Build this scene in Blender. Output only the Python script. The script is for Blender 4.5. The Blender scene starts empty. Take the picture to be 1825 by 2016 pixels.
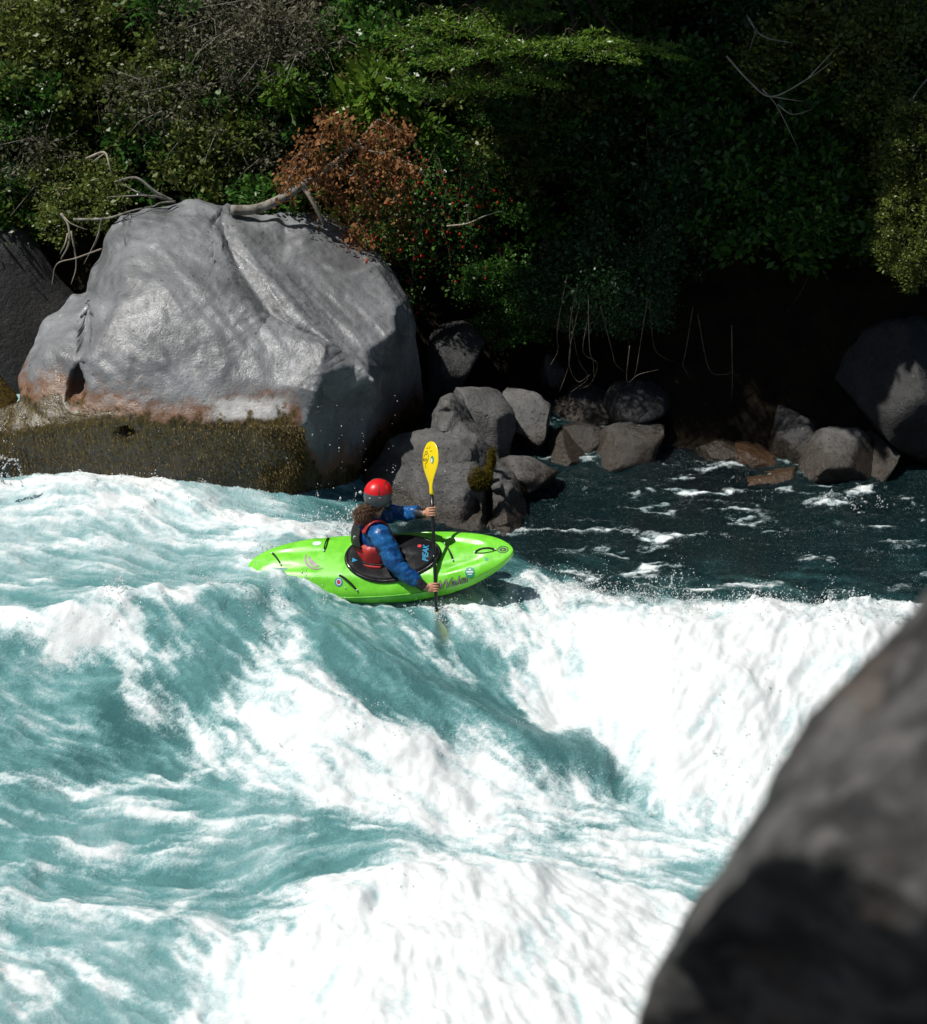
import bpy, bmesh, math, random
import numpy as np
from mathutils import Vector, Matrix
from mathutils.bvhtree import BVHTree
from mathutils.geometry import delaunay_2d_cdt

# ------------------------------------------------------------------ camera, sky, sun, exposure
scn = bpy.context.scene
R = math.radians
PITCH, HFOV, CAMZ = R(25.0), R(25.0), 8.8
cam_d = bpy.data.cameras.new('camera')
cam_d.sensor_fit = 'HORIZONTAL'; cam_d.sensor_width = 36.0
cam_d.lens = 18.0 / math.tan(HFOV / 2)
cam_d.clip_start, cam_d.clip_end = 0.05, 500.0
cam_d.dof.use_dof = True; cam_d.dof.focus_distance = 18.9; cam_d.dof.aperture_fstop = 2.4
cam = bpy.data.objects.new('camera', cam_d); scn.collection.objects.link(cam)
cam.location = (0, 0, CAMZ); cam.rotation_euler = (math.pi / 2 - PITCH, 0, 0)
scn.camera = cam

SUN = Vector((0.50, 0.12, -1.0)).normalized()          # direction the light travels
w = bpy.data.worlds.new('World'); scn.world = w; w.use_nodes = True
nt = w.node_tree; nt.nodes.clear()
sky = nt.nodes.new('ShaderNodeTexSky'); sky.sky_type = 'NISHITA'; sky.sun_disc = False
sky.sun_elevation = math.asin(-SUN.z); sky.sun_rotation = math.atan2(-SUN.x, -SUN.y)
bg = nt.nodes.new('ShaderNodeBackground'); bg.inputs['Strength'].default_value = 0.05
wo = nt.nodes.new('ShaderNodeOutputWorld')
nt.links.new(sky.outputs[0], bg.inputs[0]); nt.links.new(bg.outputs[0], wo.inputs[0])
sd = bpy.data.lights.new('sun', 'SUN'); sd.energy = 5.0; sd.angle = R(0.5); sd.color = (1.0, 0.965, 0.9)
so = bpy.data.objects.new('sun', sd); scn.collection.objects.link(so)
so.rotation_euler = (-SUN).to_track_quat('Z', 'Y').to_euler(); so.location = (-10, -3, 30)
scn.view_settings.view_transform = 'Standard'; scn.view_settings.look = 'None'
scn.view_settings.exposure = -0.05; scn.view_settings.gamma = 1.0
scn.render.engine = 'CYCLES'
scn.cycles.max_bounces = 6; scn.cycles.diffuse_bounces = 3; scn.cycles.glossy_bounces = 3
scn.cycles.transmission_bounces = 4; scn.cycles.transparent_max_bounces = 6
scn.cycles.sample_clamp_indirect = 4.0
scn.cycles.use_denoising = True

# ------------------------------------------------------------------ helpers
W, H = 1825.0, 2016.0
FPX = (W / 2) / math.tan(HFOV / 2)
def ray(px, py):
    u, v = (px - W / 2) / FPX, (H / 2 - py) / FPX
    return np.array([u, math.cos(PITCH) + v * math.sin(PITCH), -math.sin(PITCH) + v * math.cos(PITCH)])
def P(px, py, Y):
    d = ray(px, py); return np.array([0, 0, CAMZ]) + d * (Y / d[1])
def PZ(px, py, z):
    d = ray(px, py); return np.array([0, 0, CAMZ]) + d * ((z - CAMZ) / d[2])

def _hash(ix, iy, iz, seed):
    h = (ix * 374761393 + iy * 668265263 + iz * 2147483647 + seed * 974634541) & 0xFFFFFFFF
    h = ((h ^ (h >> 13)) * 1274126177) & 0xFFFFFFFF
    h = ((h ^ (h >> 16)) * 2246822519) & 0xFFFFFFFF
    return ((h ^ (h >> 15)) & 0xFFFFFF) / float(0xFFFFFF)
def vnoise(p, seed=0):
    p = np.asarray(p, dtype=np.float64)
    i = np.floor(p).astype(np.int64); f = p - i
    f = f * f * f * (f * (f * 6 - 15) + 10)
    r = 0
    for dx in (0, 1):
        wx = f[:, 0] if dx else 1 - f[:, 0]
        for dy in (0, 1):
            wy = f[:, 1] if dy else 1 - f[:, 1]
            for dz in (0, 1):
                wz = f[:, 2] if dz else 1 - f[:, 2]
                r = r + wx * wy * wz * _hash(i[:, 0] + dx, i[:, 1] + dy, i[:, 2] + dz, seed)
    return r * 2 - 1
def fbm(p, octv=4, seed=0, gain=0.5, lac=2.03):
    p = np.asarray(p, dtype=np.float64); a, s, t = 1.0, 0.0, 0.0
    for k in range(octv):
        s = s + a * vnoise(p + 17.3 * k, seed + k); t += a; a *= gain; p = p * lac
    return s / t
def sstep(a, b, x):
    t = np.clip((x - a) / (b - a), 0, 1); return t * t * (3 - 2 * t)

def make_mesh(name, verts, faces, mat=None, smooth=True, mats=None, midx=None):
    me = bpy.data.meshes.new(name)
    verts = np.asarray(verts, dtype=np.float32)
    if isinstance(faces, np.ndarray):
        n, k = faces.shape
        me.vertices.add(len(verts)); me.vertices.foreach_set('co', verts.ravel())
        me.loops.add(n * k); me.loops.foreach_set('vertex_index', faces.astype(np.int32).ravel())
        me.polygons.add(n); me.polygons.foreach_set('loop_start', np.arange(0, n * k, k, dtype=np.int32))
        me.polygons.foreach_set('loop_total', np.full(n, k, dtype=np.int32))
        me.update(calc_edges=True)
    else:
        me.from_pydata([tuple(v) for v in verts], [], faces)
    me.validate()
    for m in (mats or ([mat] if mat else [])): me.materials.append(m)
    if midx is not None: me.polygons.foreach_set('material_index', np.asarray(midx, dtype=np.int32))
    if smooth: me.polygons.foreach_set('use_smooth', np.ones(len(me.polygons), dtype=bool))
    me.update()
    return me
def fattr(me, name, vals):
    a = me.attributes.new(name, 'FLOAT', 'POINT'); a.data.foreach_set('value', np.asarray(vals, dtype=np.float32))
def link(name, me, parent=None, label=None, cat=None, group=None, kind=None):
    o = bpy.data.objects.new(name, me); scn.collection.objects.link(o)
    if parent is not None: o.parent = parent
    if label: o['label'] = label
    if cat: o['category'] = cat
    if group: o['group'] = group
    if kind: o['kind'] = kind
    return o
def fix_normals(me):
    bm = bmesh.new(); bm.from_mesh(me); bmesh.ops.recalc_face_normals(bm, faces=bm.faces[:]); bm.to_mesh(me); bm.free()
class MB:                                              # collects several shapes for ONE mesh
    def __init__(s): s.v, s.f, s.n = [], [], 0
    def add(s, v, f):
        s.v.append(np.asarray(v, dtype=np.float64)); s.f += [tuple(int(i) + s.n for i in q) for q in f]; s.n += len(v); return s
    def mesh(s, name, mat, smooth=True): return make_mesh(name, np.concatenate(s.v), s.f, mat, smooth)

def catmull(pts, n):
    pts = np.asarray(pts, dtype=np.float64); q = np.vstack([2 * pts[0] - pts[1], pts, 2 * pts[-1] - pts[-2]])
    out = []
    for i in range(1, len(q) - 2):
        for t in np.linspace(0, 1, n, endpoint=False):
            a, b, c, d = q[i - 1], q[i], q[i + 1], q[i + 2]
            out.append(0.5 * ((2 * b) + (-a + c) * t + (2 * a - 5 * b + 4 * c - d) * t * t + (-a + 3 * b - 3 * c + d) * t ** 3))
    out.append(q[-2]); return np.array(out)
def tube(path, rad, seg=8, cap=True, ellip=None, ref=None):
    path = np.asarray(path, dtype=np.float64); n = len(path)
    rad = np.full(n, rad) if np.isscalar(rad) else np.interp(np.linspace(0, 1, n), np.linspace(0, 1, len(rad)), rad)
    tan = np.gradient(path, axis=0); tan /= np.linalg.norm(tan, axis=1)[:, None] + 1e-9
    up = np.array(ref if ref is not None else (0.13, 0.21, 0.97)); V, F = [], []
    if ref is None and abs(tan[0] @ up) > 0.95: up = np.array([1, 0, 0.1])
    a = up - tan[0] * (up @ tan[0]); a /= np.linalg.norm(a)
    for i in range(n):
        a = a - tan[i] * (a @ tan[i]); a /= np.linalg.norm(a) + 1e-9; b = np.cross(tan[i], a)
        e = 1.0 if ellip is None else ellip
        for k in range(seg):
            t = 2 * math.pi * k / seg
            V.append(path[i] + rad[i] * (a * math.cos(t) + b * math.sin(t) * e))
    for i in range(n - 1):
        for k in range(seg):
            F.append((i * seg + k, i * seg + (k + 1) % seg, (i + 1) * seg + (k + 1) % seg, (i + 1) * seg + k))
    if cap: F.append(tuple(range(seg))[::-1]); F.append(tuple((n - 1) * seg + k for k in range(seg)))
    return np.array(V), F
def rings(centers, ra, rb, ax_a, ax_b, seg=24, power=1.0, cap=True):   # stacked ellipse sections
    V, F = [], []; n = len(centers)
    for i in range(n):
        for k in range(seg):
            t = 2 * math.pi * k / seg; c, s = math.cos(t), math.sin(t)
            c = math.copysign(abs(c) ** power, c); s = math.copysign(abs(s) ** power, s)
            V.append(np.asarray(centers[i]) + ra[i] * c * np.asarray(ax_a) + rb[i] * s * np.asarray(ax_b))
    for i in range(n - 1):
        for k in range(seg):
            F.append((i * seg + k, i * seg + (k + 1) % seg, (i + 1) * seg + (k + 1) % seg, (i + 1) * seg + k))
    if cap: F.append(tuple(range(seg))[::-1]); F.append(tuple((n - 1) * seg + k for k in range(seg)))
    return np.array(V), F
def ico(sub):
    bm = bmesh.new(); bmesh.ops.create_icosphere(bm, subdivisions=sub, radius=1)
    v = np.array([q.co[:] for q in bm.verts]); f = [tuple(x.index for x in q.verts) for q in bm.faces]; bm.free(); return v, f

# ------------------------------------------------------------------ materials
class NT:
    def __init__(s, name):
        s.m = bpy.data.materials.new(name); s.m.use_nodes = True; s.t = s.m.node_tree; s.t.nodes.clear()
        s.out = s.t.nodes.new('ShaderNodeOutputMaterial')
    def n(s, typ, **kw):
        q = s.t.nodes.new(typ)
        for k, v in kw.items(): setattr(q, k, v)
        return q
    def l(s, a, b): s.t.links.new(a, b)
    def noise(s, scale, detail=4, rough=0.55, vec=None, dist=0.0):
        q = s.n('ShaderNodeTexNoise'); q.inputs['Scale'].default_value = scale; q.inputs['Detail'].default_value = detail
        q.inputs['Roughness'].default_value = rough; q.inputs['Distortion'].default_value = dist
        if vec is not None: s.l(vec, q.inputs['Vector'])
        return q.outputs['Fac']
    def math(s, op, a, b=None, clamp=False):
        q = s.n('ShaderNodeMath', operation=op); q.use_clamp = clamp
        for i, x in enumerate((a, b)):
            if x is None: continue
            if isinstance(x, (int, float)): q.inputs[i].default_value = x
            else: s.l(x, q.inputs[i])
        return q.outputs[0]
    def ramp(s, fac, stops):
        q = s.n('ShaderNodeValToRGB'); e = q.color_ramp.elements
        while len(e) > 1: e.remove(e[-1])
        e[0].position = stops[0][0]; e[0].color = (*stops[0][1], 1)
        for p, c in stops[1:]: k = e.new(p); k.color = (*c, 1)
        s.l(fac, q.inputs[0]); return q.outputs[0]
    def mapr(s, v, a, b, c=0.0, d=1.0, smooth=True):
        q = s.n('ShaderNodeMapRange'); q.interpolation_type = 'SMOOTHSTEP' if smooth else 'LINEAR'
        s.l(v, q.inputs['Value'])
        for k, x in zip(('From Min', 'From Max', 'To Min', 'To Max'), (a, b, c, d)): q.inputs[k].default_value = x
        return q.outputs[0]
    def mix(s, fac, a, b):
        q = s.n('ShaderNodeMix'); q.data_type = 'RGBA'
        for i, x in zip((0, 6, 7), (fac, a, b)):
            if isinstance(x, (int, float)): q.inputs[i].default_value = x
            elif isinstance(x, tuple): q.inputs[i].default_value = (*x, 1)
            else: s.l(x, q.inputs[i])
        return q.outputs[2]
    def bump(s, h, strength=0.4, dist=0.02):
        q = s.n('ShaderNodeBump'); q.inputs['Strength'].default_value = strength; q.inputs['Distance'].default_value = dist
        s.l(h, q.inputs['Height']); return q.outputs[0]
    def bsdf(s, col, rough=0.5, spec=0.5, normal=None, metal=0.0, ior=None):
        q = s.n('ShaderNodeBsdfPrincipled')
        if isinstance(col, tuple): q.inputs['Base Color'].default_value = (*col, 1)
        else: s.l(col, q.inputs['Base Color'])
        if isinstance(rough, (int, float)): q.inputs['Roughness'].default_value = rough
        else: s.l(rough, q.inputs['Roughness'])
        q.inputs['Specular IOR Level'].default_value = spec; q.inputs['Metallic'].default_value = metal
        if ior: q.inputs['IOR'].default_value = ior
        if normal is not None: s.l(normal, q.inputs['Normal'])
        return q
    def end(s, shader): s.l(shader, s.out.inputs['Surface']); return s.m
    def pos(s): return s.n('ShaderNodeNewGeometry').outputs['Position']
    def obj(s): return s.n('ShaderNodeTexCoord').outputs['Object']
    def attr(s, name): q = s.n('ShaderNodeAttribute'); q.attribute_name = name; return q.outputs['Fac']

def simple(name, col, rough=0.5, spec=0.5, var=0.12, scale=30.0, bumpS=0.0, coat=0.0):
    t = NT(name); o = t.obj(); nz = t.noise(scale, 4, 0.6, o)
    c = t.mix(nz, tuple(max(0, x * (1 - var)) for x in col), tuple(min(1, x * (1 + var)) for x in col))
    r = t.mapr(t.noise(scale * 0.6, 3, 0.6, o), 0.3, 0.7, max(0.02, rough - 0.08), min(1, rough + 0.1))
    b = t.bsdf(c, r, spec, t.bump(nz, bumpS, 0.01) if bumpS else None)
    if coat: b.inputs['Coat Weight'].default_value = coat; b.inputs['Coat Roughness'].default_value = 0.1
    return t.end(b.outputs[0])

def mat_water():
    t = NT('river_water'); p = t.pos()
    foam, aer, clear, stk = t.attr('foam'), t.attr('aeration'), t.attr('clear'), t.attr('streak')
    n1 = t.noise(15, 7, 0.74, p, 0.9); n2 = t.noise(60, 5, 0.75, p, .3); n3 = t.noise(5.5, 6, 0.68, p, 1.0); n4 = t.noise(130, 2, 0.6, p)
    aerated = t.mapr(aer, 0.06, 0.35)  # aeration mask that gates the colour variation
    f = t.math('ADD', foam, t.math('MULTIPLY', t.math('SUBTRACT', n1, 0.5), 1.25))
    f = t.math('ADD', f, t.math('MULTIPLY', t.math('SUBTRACT', n2, 0.5), 1.1))
    f = t.math('ADD', f, t.math('MULTIPLY', t.math('SUBTRACT', n3, 0.5), 0.6))
    f = t.math('ADD', f, t.mapr(n4, 0.60, 0.70, 0, 0.6))
    ff = t.mapr(f, 0.12, 1.05, 0, 1)
    a = t.math('ADD', aer, t.math('MULTIPLY', aerated, t.math('ADD', t.math('MULTIPLY', t.math('SUBTRACT', n3, 0.5), 0.55), t.math('ADD', t.math('MULTIPLY', t.math('SUBTRACT', n2, 0.5), 0.55), t.math('MULTIPLY', stk, 0.12)))))
    a = t.math('MAXIMUM', a, t.math('MULTIPLY', aer, 0.8))
    col = t.ramp(a, [(0.0, (0.001, 0.004, 0.005)), (0.12, (0.004, 0.018, 0.020)), (0.3, (0.045, 0.145, 0.150)), (0.6, (0.150, 0.355, 0.365)), (1.0, (0.42, 0.60, 0.62))])
    hn = t.math('ADD', t.math('MULTIPLY', n1, 1.0), t.math('MULTIPLY', n2, 0.45))
    wb = t.bsdf(col, 0.05, 0.5, t.bump(hn, 0.75, 0.055), ior=1.33)
    thick = t.math('ADD', t.math('ADD', t.math('MULTIPLY', foam, 0.33), t.math('MULTIPLY', stk, .07)), t.math('ADD', t.math('MULTIPLY', n1, .75), t.math('MULTIPLY', n3, .5)))
    fcol = t.ramp(thick, [(0.62, (0.42, 0.57, 0.59)), (0.86, (0.60, 0.69, 0.705)), (1.08, (0.73, 0.765, 0.77))])
    fb = t.bsdf(fcol, 0.5, 0.35, t.bump(t.math('ADD', n1, t.math('MULTIPLY', n2, 0.8)), 0.34, 0.04))
    fb.inputs['Subsurface Weight'].default_value = .45; fb.inputs['Subsurface Radius'].default_value = (.9, 1.0, 1.0); fb.inputs['Subsurface Scale'].default_value = .045
    mx = t.n('ShaderNodeMixShader'); t.l(ff, mx.inputs[0]); t.l(wb.outputs[0], mx.inputs[1]); t.l(fb.outputs[0], mx.inputs[2])
    tr = t.n('ShaderNodeBsdfTransparent'); tr.inputs[0].default_value = (0.82, 0.95, 0.92, 1)
    m2 = t.n('ShaderNodeMixShader'); t.l(clear, m2.inputs[0]); t.l(mx.outputs[0], m2.inputs[1]); t.l(tr.outputs[0], m2.inputs[2])
    return t.end(m2.outputs[0])

def mat_rock(name, base, dark, algae_z=None, gloss=0.45, scale=1.0, speck=0.5, wet_z=None, brown=True, algae_x=None, contrast=1.4, bumpS=.75, spec=.5, patch=False):
    t = NT(name); p = t.pos(); sep = t.n('ShaderNodeSeparateXYZ'); t.l(p, sep.inputs[0])
    big = t.noise(1.3 * scale, 5, 0.6, p, 0.4); mid = t.noise(7 * scale, 6, 0.65, p); fine = t.noise(45 * scale, 4, 0.7, p)
    mp = t.n('ShaderNodeMapping'); mp.inputs['Rotation'].default_value = (0, R(38), 0); mp.inputs['Scale'].default_value = (9, 2.0, 1.6)
    t.l(p, mp.inputs[0]); streak = t.noise(1.4 * scale, 5, 0.6, mp.outputs[0], 0.5)
    c = t.ramp(big, [(0.37, tuple(x / contrast ** 1.3 for x in base)), (0.5, base), (0.63, tuple(min(1, contrast * x) for x in base))])
    c = t.mix(t.mapr(streak, 0.5, 0.75, 0, 0.45), c, tuple(x * 1.45 for x in base))
    c = t.mix(t.mapr(mid, 0.55, 0.75, 0, 0.6), c, (base[0] * 0.85, base[1] * 0.74, base[2] * 0.66))
    vo = t.n('ShaderNodeTexVoronoi'); vo.inputs['Scale'].default_value = 11 * scale; t.l(p, vo.inputs['Vector'])
    pit = t.math('MULTIPLY', t.mapr(vo.outputs['Distance'], 0.10, 0.26, 1, 0), t.mapr(mid, 0.45, 0.6))
    c = t.mix(t.math('MULTIPLY', pit, speck * 1.3, True), c, dark)
    vo2 = t.n('ShaderNodeTexVoronoi'); vo2.inputs['Scale'].default_value = 5.3 * scale; t.l(p, vo2.inputs['Vector'])
    lich = t.math('MULTIPLY', t.mapr(vo2.outputs['Distance'], 0.06, 0.13, 1, 0), t.mapr(big, 0.5, 0.62))
    c = t.mix(t.math('MULTIPLY', lich, 0.7), c, (0.42, 0.42, 0.33))
    c = t.mix(t.mapr(fine, 0.35, 0.7, 0, 0.35), c, dark)
    rough = t.math('ADD', t.mapr(mid, 0.3, 0.7, gloss - 0.1, gloss + 0.2), t.mapr(fine, .35, .65, -.06, .12))
    if patch:
        pz = t.noise(8, 4, .55, p, .6); c = t.mix(t.mapr(pz, .50, .60, 0, .85), c, (0.155, 0.148, 0.142)); c = t.mix(t.mapr(pz, .36, .45, .8, 0), c, (0.022, 0.021, 0.022)); c = t.mix(t.mapr(t.noise(5, 3, .5, p), .58, .66, 0, .35), c, (0.16, 0.11, 0.075))
    if algae_z is not None:
        zz = t.math('ADD', sep.outputs['Z'], t.math('MULTIPLY', t.math('SUBTRACT', mid, 0.5), 0.55))
        zz = t.math('ADD', zz, t.math('MULTIPLY', t.math('SUBTRACT', big, 0.5), 0.5))
        zz = t.math('ADD', zz, t.math('MULTIPLY', t.math('SUBTRACT', fine, 0.5), 0.22))
        if algae_x is not None: zz = t.math('ADD', zz, t.mapr(sep.outputs['X'], algae_x, algae_x + .25, 0, .75))
        mpz = t.n('ShaderNodeMapping'); mpz.inputs['Rotation'].default_value = (0, R(20), 0); mpz.inputs['Scale'].default_value = (1, .5, .28); t.l(p, mpz.inputs[0])
        grain = t.noise(38, 4, 0.65, mpz.outputs[0])
        if brown:
            c = t.mix(t.mapr(zz, algae_z + 0.02, algae_z + 0.26, 0.85, 0), c, t.mix(grain, (0.05, 0.020, 0.007), (0.29, 0.125, 0.045)))
        c = t.mix(t.mapr(zz, algae_z - 0.04, algae_z + 0.03, 0.97, 0), c, t.mix(t.mapr(grain, .3, .7), (0.008, 0.006, 0.002), (0.10, 0.070, 0.011)))
        c = t.mix(t.mapr(zz, algae_z - 0.62, algae_z - 0.32, 0.8, 0), c, (0.012, 0.010, 0.006))
        rough = t.math('MULTIPLY', rough, t.mapr(zz, algae_z - 0.1, algae_z + 0.1, 0.75, 1.0))
    if wet_z is not None:
        zz = t.math('ADD', sep.outputs['Z'], t.math('MULTIPLY', t.math('SUBTRACT', mid, 0.5), 0.35))
        c = t.mix(t.mapr(zz, wet_z - 0.1, wet_z + 0.08, 0.88, 0), c, t.mix(mid, (0.012, 0.011, 0.010), (0.05, 0.034, 0.02)))
        rough = t.math('MULTIPLY', rough, t.mapr(zz, wet_z - 0.1, wet_z + 0.1, 0.45, 1.0))
    ve = t.n('ShaderNodeTexVoronoi'); ve.feature = 'DISTANCE_TO_EDGE'; ve.inputs['Scale'].default_value = 1.15 * scale
    wv = t.n('ShaderNodeVectorMath'); wv.operation = 'MULTIPLY_ADD'; nzc = t.n('ShaderNodeTexNoise'); nzc.inputs['Scale'].default_value = 3.0 * scale; nzc.inputs['Detail'].default_value = 4; t.l(p, nzc.inputs['Vector'])
    t.l(nzc.outputs['Color'], wv.inputs[0]); wv.inputs[1].default_value = (.5, .5, .5); t.l(p, wv.inputs[2]); t.l(wv.outputs[0], ve.inputs['Vector'])
    crack = t.math('MULTIPLY', t.mapr(ve.outputs['Distance'], 0.001, 0.008, 1, 0), t.mapr(big, .58, .66))
    c = t.mix(t.math('MULTIPLY', crack, .3 if algae_z is None else 0.0), c, dark)
    if algae_x is not None:
        band = t.math('MULTIPLY', t.math('MULTIPLY', t.mapr(sep.outputs['X'], -2.5, -2.25), t.mapr(sep.outputs['X'], -1.75, -1.6, 1, 0)), t.math('MULTIPLY', t.mapr(sep.outputs['Z'], 1.20, 1.26), t.mapr(sep.outputs['Z'], 1.36, 1.44, 1, 0)))
        c = t.mix(t.math('MULTIPLY', band, t.mapr(mid, .38, .52)), c, (0.46, 0.45, 0.44))
    hgt = t.math('ADD', t.math('MULTIPLY', mid, 0.8), t.math('MULTIPLY', fine, 0.25))
    hgt = t.math('SUBTRACT', hgt, t.math('ADD', t.math('MULTIPLY', pit, 0.35 * speck), t.math('MULTIPLY', crack, .5 if algae_z is None else 0.0)))
    return t.end(t.bsdf(c, rough, spec, t.bump(hgt, bumpS, 0.05)).outputs[0])

def mat_leaf(name, stops, rough=0.42, trans=0.25, spec=0.4):
    t = NT(name); a = t.attr('tint'); oi = t.n('ShaderNodeObjectInfo')
    f = t.math('ADD', t.math('MULTIPLY', a, 0.8), t.math('MULTIPLY', oi.outputs['Random'], 0.2))
    c = t.ramp(f, stops); b = t.bsdf(c, rough, spec)
    tr = t.n('ShaderNodeBsdfTranslucent'); t.l(c, tr.inputs[0])
    mx = t.n('ShaderNodeMixShader'); mx.inputs[0].default_value = trans
    t.l(b.outputs[0], mx.inputs[1]); t.l(tr.outputs[0], mx.inputs[2]); return t.end(mx.outputs[0])
def mat_bark(name, a, b, scale=14):
    t = NT(name); o = t.pos(); mp = t.n('ShaderNodeMapping'); mp.inputs['Scale'].default_value = (1, 1, 0.4); t.l(o, mp.inputs[0])
    nz = t.noise(scale, 5, 0.65, mp.outputs[0]); c = t.ramp(nz, [(0.35, a), (0.68, b)])
    return t.end(t.bsdf(c, 0.85, 0.2, t.bump(nz, 0.6, 0.02)).outputs[0])

M = {}
M['water'] = mat_water()
M['boulder'] = mat_rock('boulder_stone', (0.185, 0.192, 0.202), (0.035, 0.033, 0.032), algae_z=1.27, gloss=0.36, algae_x=-1.62, bumpS=.42, spec=.66)
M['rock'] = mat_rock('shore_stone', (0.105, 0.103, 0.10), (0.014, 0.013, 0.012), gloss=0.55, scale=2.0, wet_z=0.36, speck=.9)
M['rockdark'] = mat_rock('shade_darkened_stone', (0.034, 0.034, 0.034), (0.007, 0.007, 0.007), gloss=0.6, scale=1.9, wet_z=0.3, speck=.9)  # deep shade put into the base colour of the far rocks
M['rockbrown'] = mat_rock('algae_stone', (0.055, 0.030, 0.014), (0.02, 0.012, 0.006), gloss=0.3, scale=1.6, speck=0.2)
M['nearrock'] = mat_rock('near_stone', (0.066, 0.064, 0.062), (0.012, 0.011, 0.011), gloss=0.6, scale=4.2, speck=.8, contrast=2.3, patch=True)
t = NT('soil'); nz = t.noise(3, 6, 0.65, t.pos())
M['soil'] = t.end(t.bsdf(t.ramp(nz, [(0.35, (0.006, 0.005, 0.003)), (0.7, (0.022, 0.016, 0.010))]), 0.95, 0.1, t.bump(nz, 0.8, 0.1)).outputs[0])
t = NT('river_bed'); nz = t.noise(4, 5, 0.6, t.pos())
M['bed'] = t.end(t.bsdf(t.ramp(nz, [(0.3, (0.03, 0.09, 0.09)), (0.7, (0.06, 0.15, 0.15))]), 0.9, 0.1).outputs[0])
t = NT('spray_water'); b_ = t.bsdf((.88, .9, .9), .25, .5); tr_ = t.n('ShaderNodeBsdfTranslucent'); tr_.inputs[0].default_value = (.9, .92, .92, 1)
mx_ = t.n('ShaderNodeMixShader'); mx_.inputs[0].default_value = .5; t.l(b_.outputs[0], mx_.inputs[1]); t.l(tr_.outputs[0], mx_.inputs[2]); M['spray'] = t.end(mx_.outputs[0])

# ------------------------------------------------------------------ the river
CTRL = [(-200,960,.50),(0,955,.55),(200,938,.64),(330,950,.60),(450,990,.54),(560,1030,.47),(660,1045,.42),(760,1040,.25),
 (-300,1060,.48),(0,1060,.48),(200,1060,.48),(400,1070,.47),(0,1140,.43),(250,1130,.45),(450,1130,.45),
 (0,1220,.40),(150,1205,.48),(280,1190,.50),(420,1165,.49),(520,1190,.47),(-300,1250,.40),
 (0,1330,.20),(150,1330,.20),(200,1450,.02),(330,1440,.04),(60,1450,.03),(-300,1450,.05),
 (300,1330,.27),(420,1300,.33),(420,1400,.18),(520,1330,.33),(560,1260,.42),
 (620,1280,.40),(700,1360,.28),(800,1440,.14),(900,1500,.02),(1000,1540,-.06),
 (490,1088,.56),(560,1122,.57),(630,1152,.49),(700,1168,.36),(800,1184,.33),(900,1194,.345),(980,1172,.35),
 (700,1250,.38),(800,1300,.27),(900,1350,.18),(1000,1420,.06),(1100,1480,-.06),(1200,1530,-.17),(1000,1300,.17),(1040,1380,.05),(950,1250,.25),
 (1030,1200,.31),(1100,1160,.28),(1250,1200,.38),(1400,1230,.42),(1550,1230,.42),(1700,1220,.40),(1150,1300,.22),(1300,1320,.35),
 (1450,1350,.33),(1600,1380,.25),(1200,1430,.05),(1330,1480,.04),(1450,1480,.05),
 (1050,1080,.12),(1200,1080,.08),(1400,1100,.08),(1600,1100,.08),(1800,1120,.10),(1300,1160,.18),(1500,1170,.22),(1200,970,.05),(1500,960,.05),
 (1800,970,.05),(2000,1000,.05),(1000,1000,.1),
 (0,1540,-.03),(250,1530,-.02),(500,1500,.06),(700,1520,.10),(900,1560,.0),(1150,1570,-.15),(1350,1550,-.12),(1550,1550,-.08),
 (100,1700,-.15),(400,1700,-.17),(700,1640,-.10),(900,1620,-.10),(1100,1650,-.17),(1400,1700,-.2),
 (600,1800,-.02),(800,1760,.07),(1000,1750,.08),(1150,1850,.06),(800,1900,.12),(1000,1950,.12),(500,1950,-.08),(700,2016,.06),(1200,2016,.06),
 (0,1850,-.2),(250,1850,-.2),(100,2016,-.2),(300,2050,-.2),(0,2200,-.2),(900,2200,.05),(1500,1900,-.15),(1800,1500,0),(2100,1300,.15),(2100,1800,-.1)]
CP = np.array([PZ(a, b, c) for a, b, c in CTRL])
def tps_fit(xy, z, lam=1e-3):
    n = len(xy); d = np.linalg.norm(xy[:, None] - xy[None], axis=2)
    K = np.where(d > 0, d ** 2 * np.log(d + 1e-9), 0) + lam * np.eye(n); Q = np.hstack([np.ones((n, 1)), xy])
    A = np.block([[K, Q], [Q.T, np.zeros((3, 3))]]); return np.linalg.solve(A, np.concatenate([z, np.zeros(3)]))
TPS = tps_fit(CP[:, :2], CP[:, 2], 0.02)
def macro(xy):
    out = np.empty(len(xy))
    for s in range(0, len(xy), 40000):
        q = xy[s:s + 40000]; d = np.linalg.norm(q[:, None] - CP[None, :, :2], axis=2)
        out[s:s + 40000] = (np.where(d > 0, d ** 2 * np.log(d + 1e-9), 0)) @ TPS[:len(CP)] + TPS[-3] + q @ TPS[-2:]
    return out
CPX = np.array([(a, b) for a, b, c in CTRL], dtype=float); CZ = np.array([c for a, b, c in CTRL])
def water_pt(px, py):
    w_ = 1 / (np.sum((CPX - (px, py)) ** 2, axis=1) + 200) ** 1.5; return PZ(px, py, float((w_ * CZ).sum() / w_.sum()))
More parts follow.
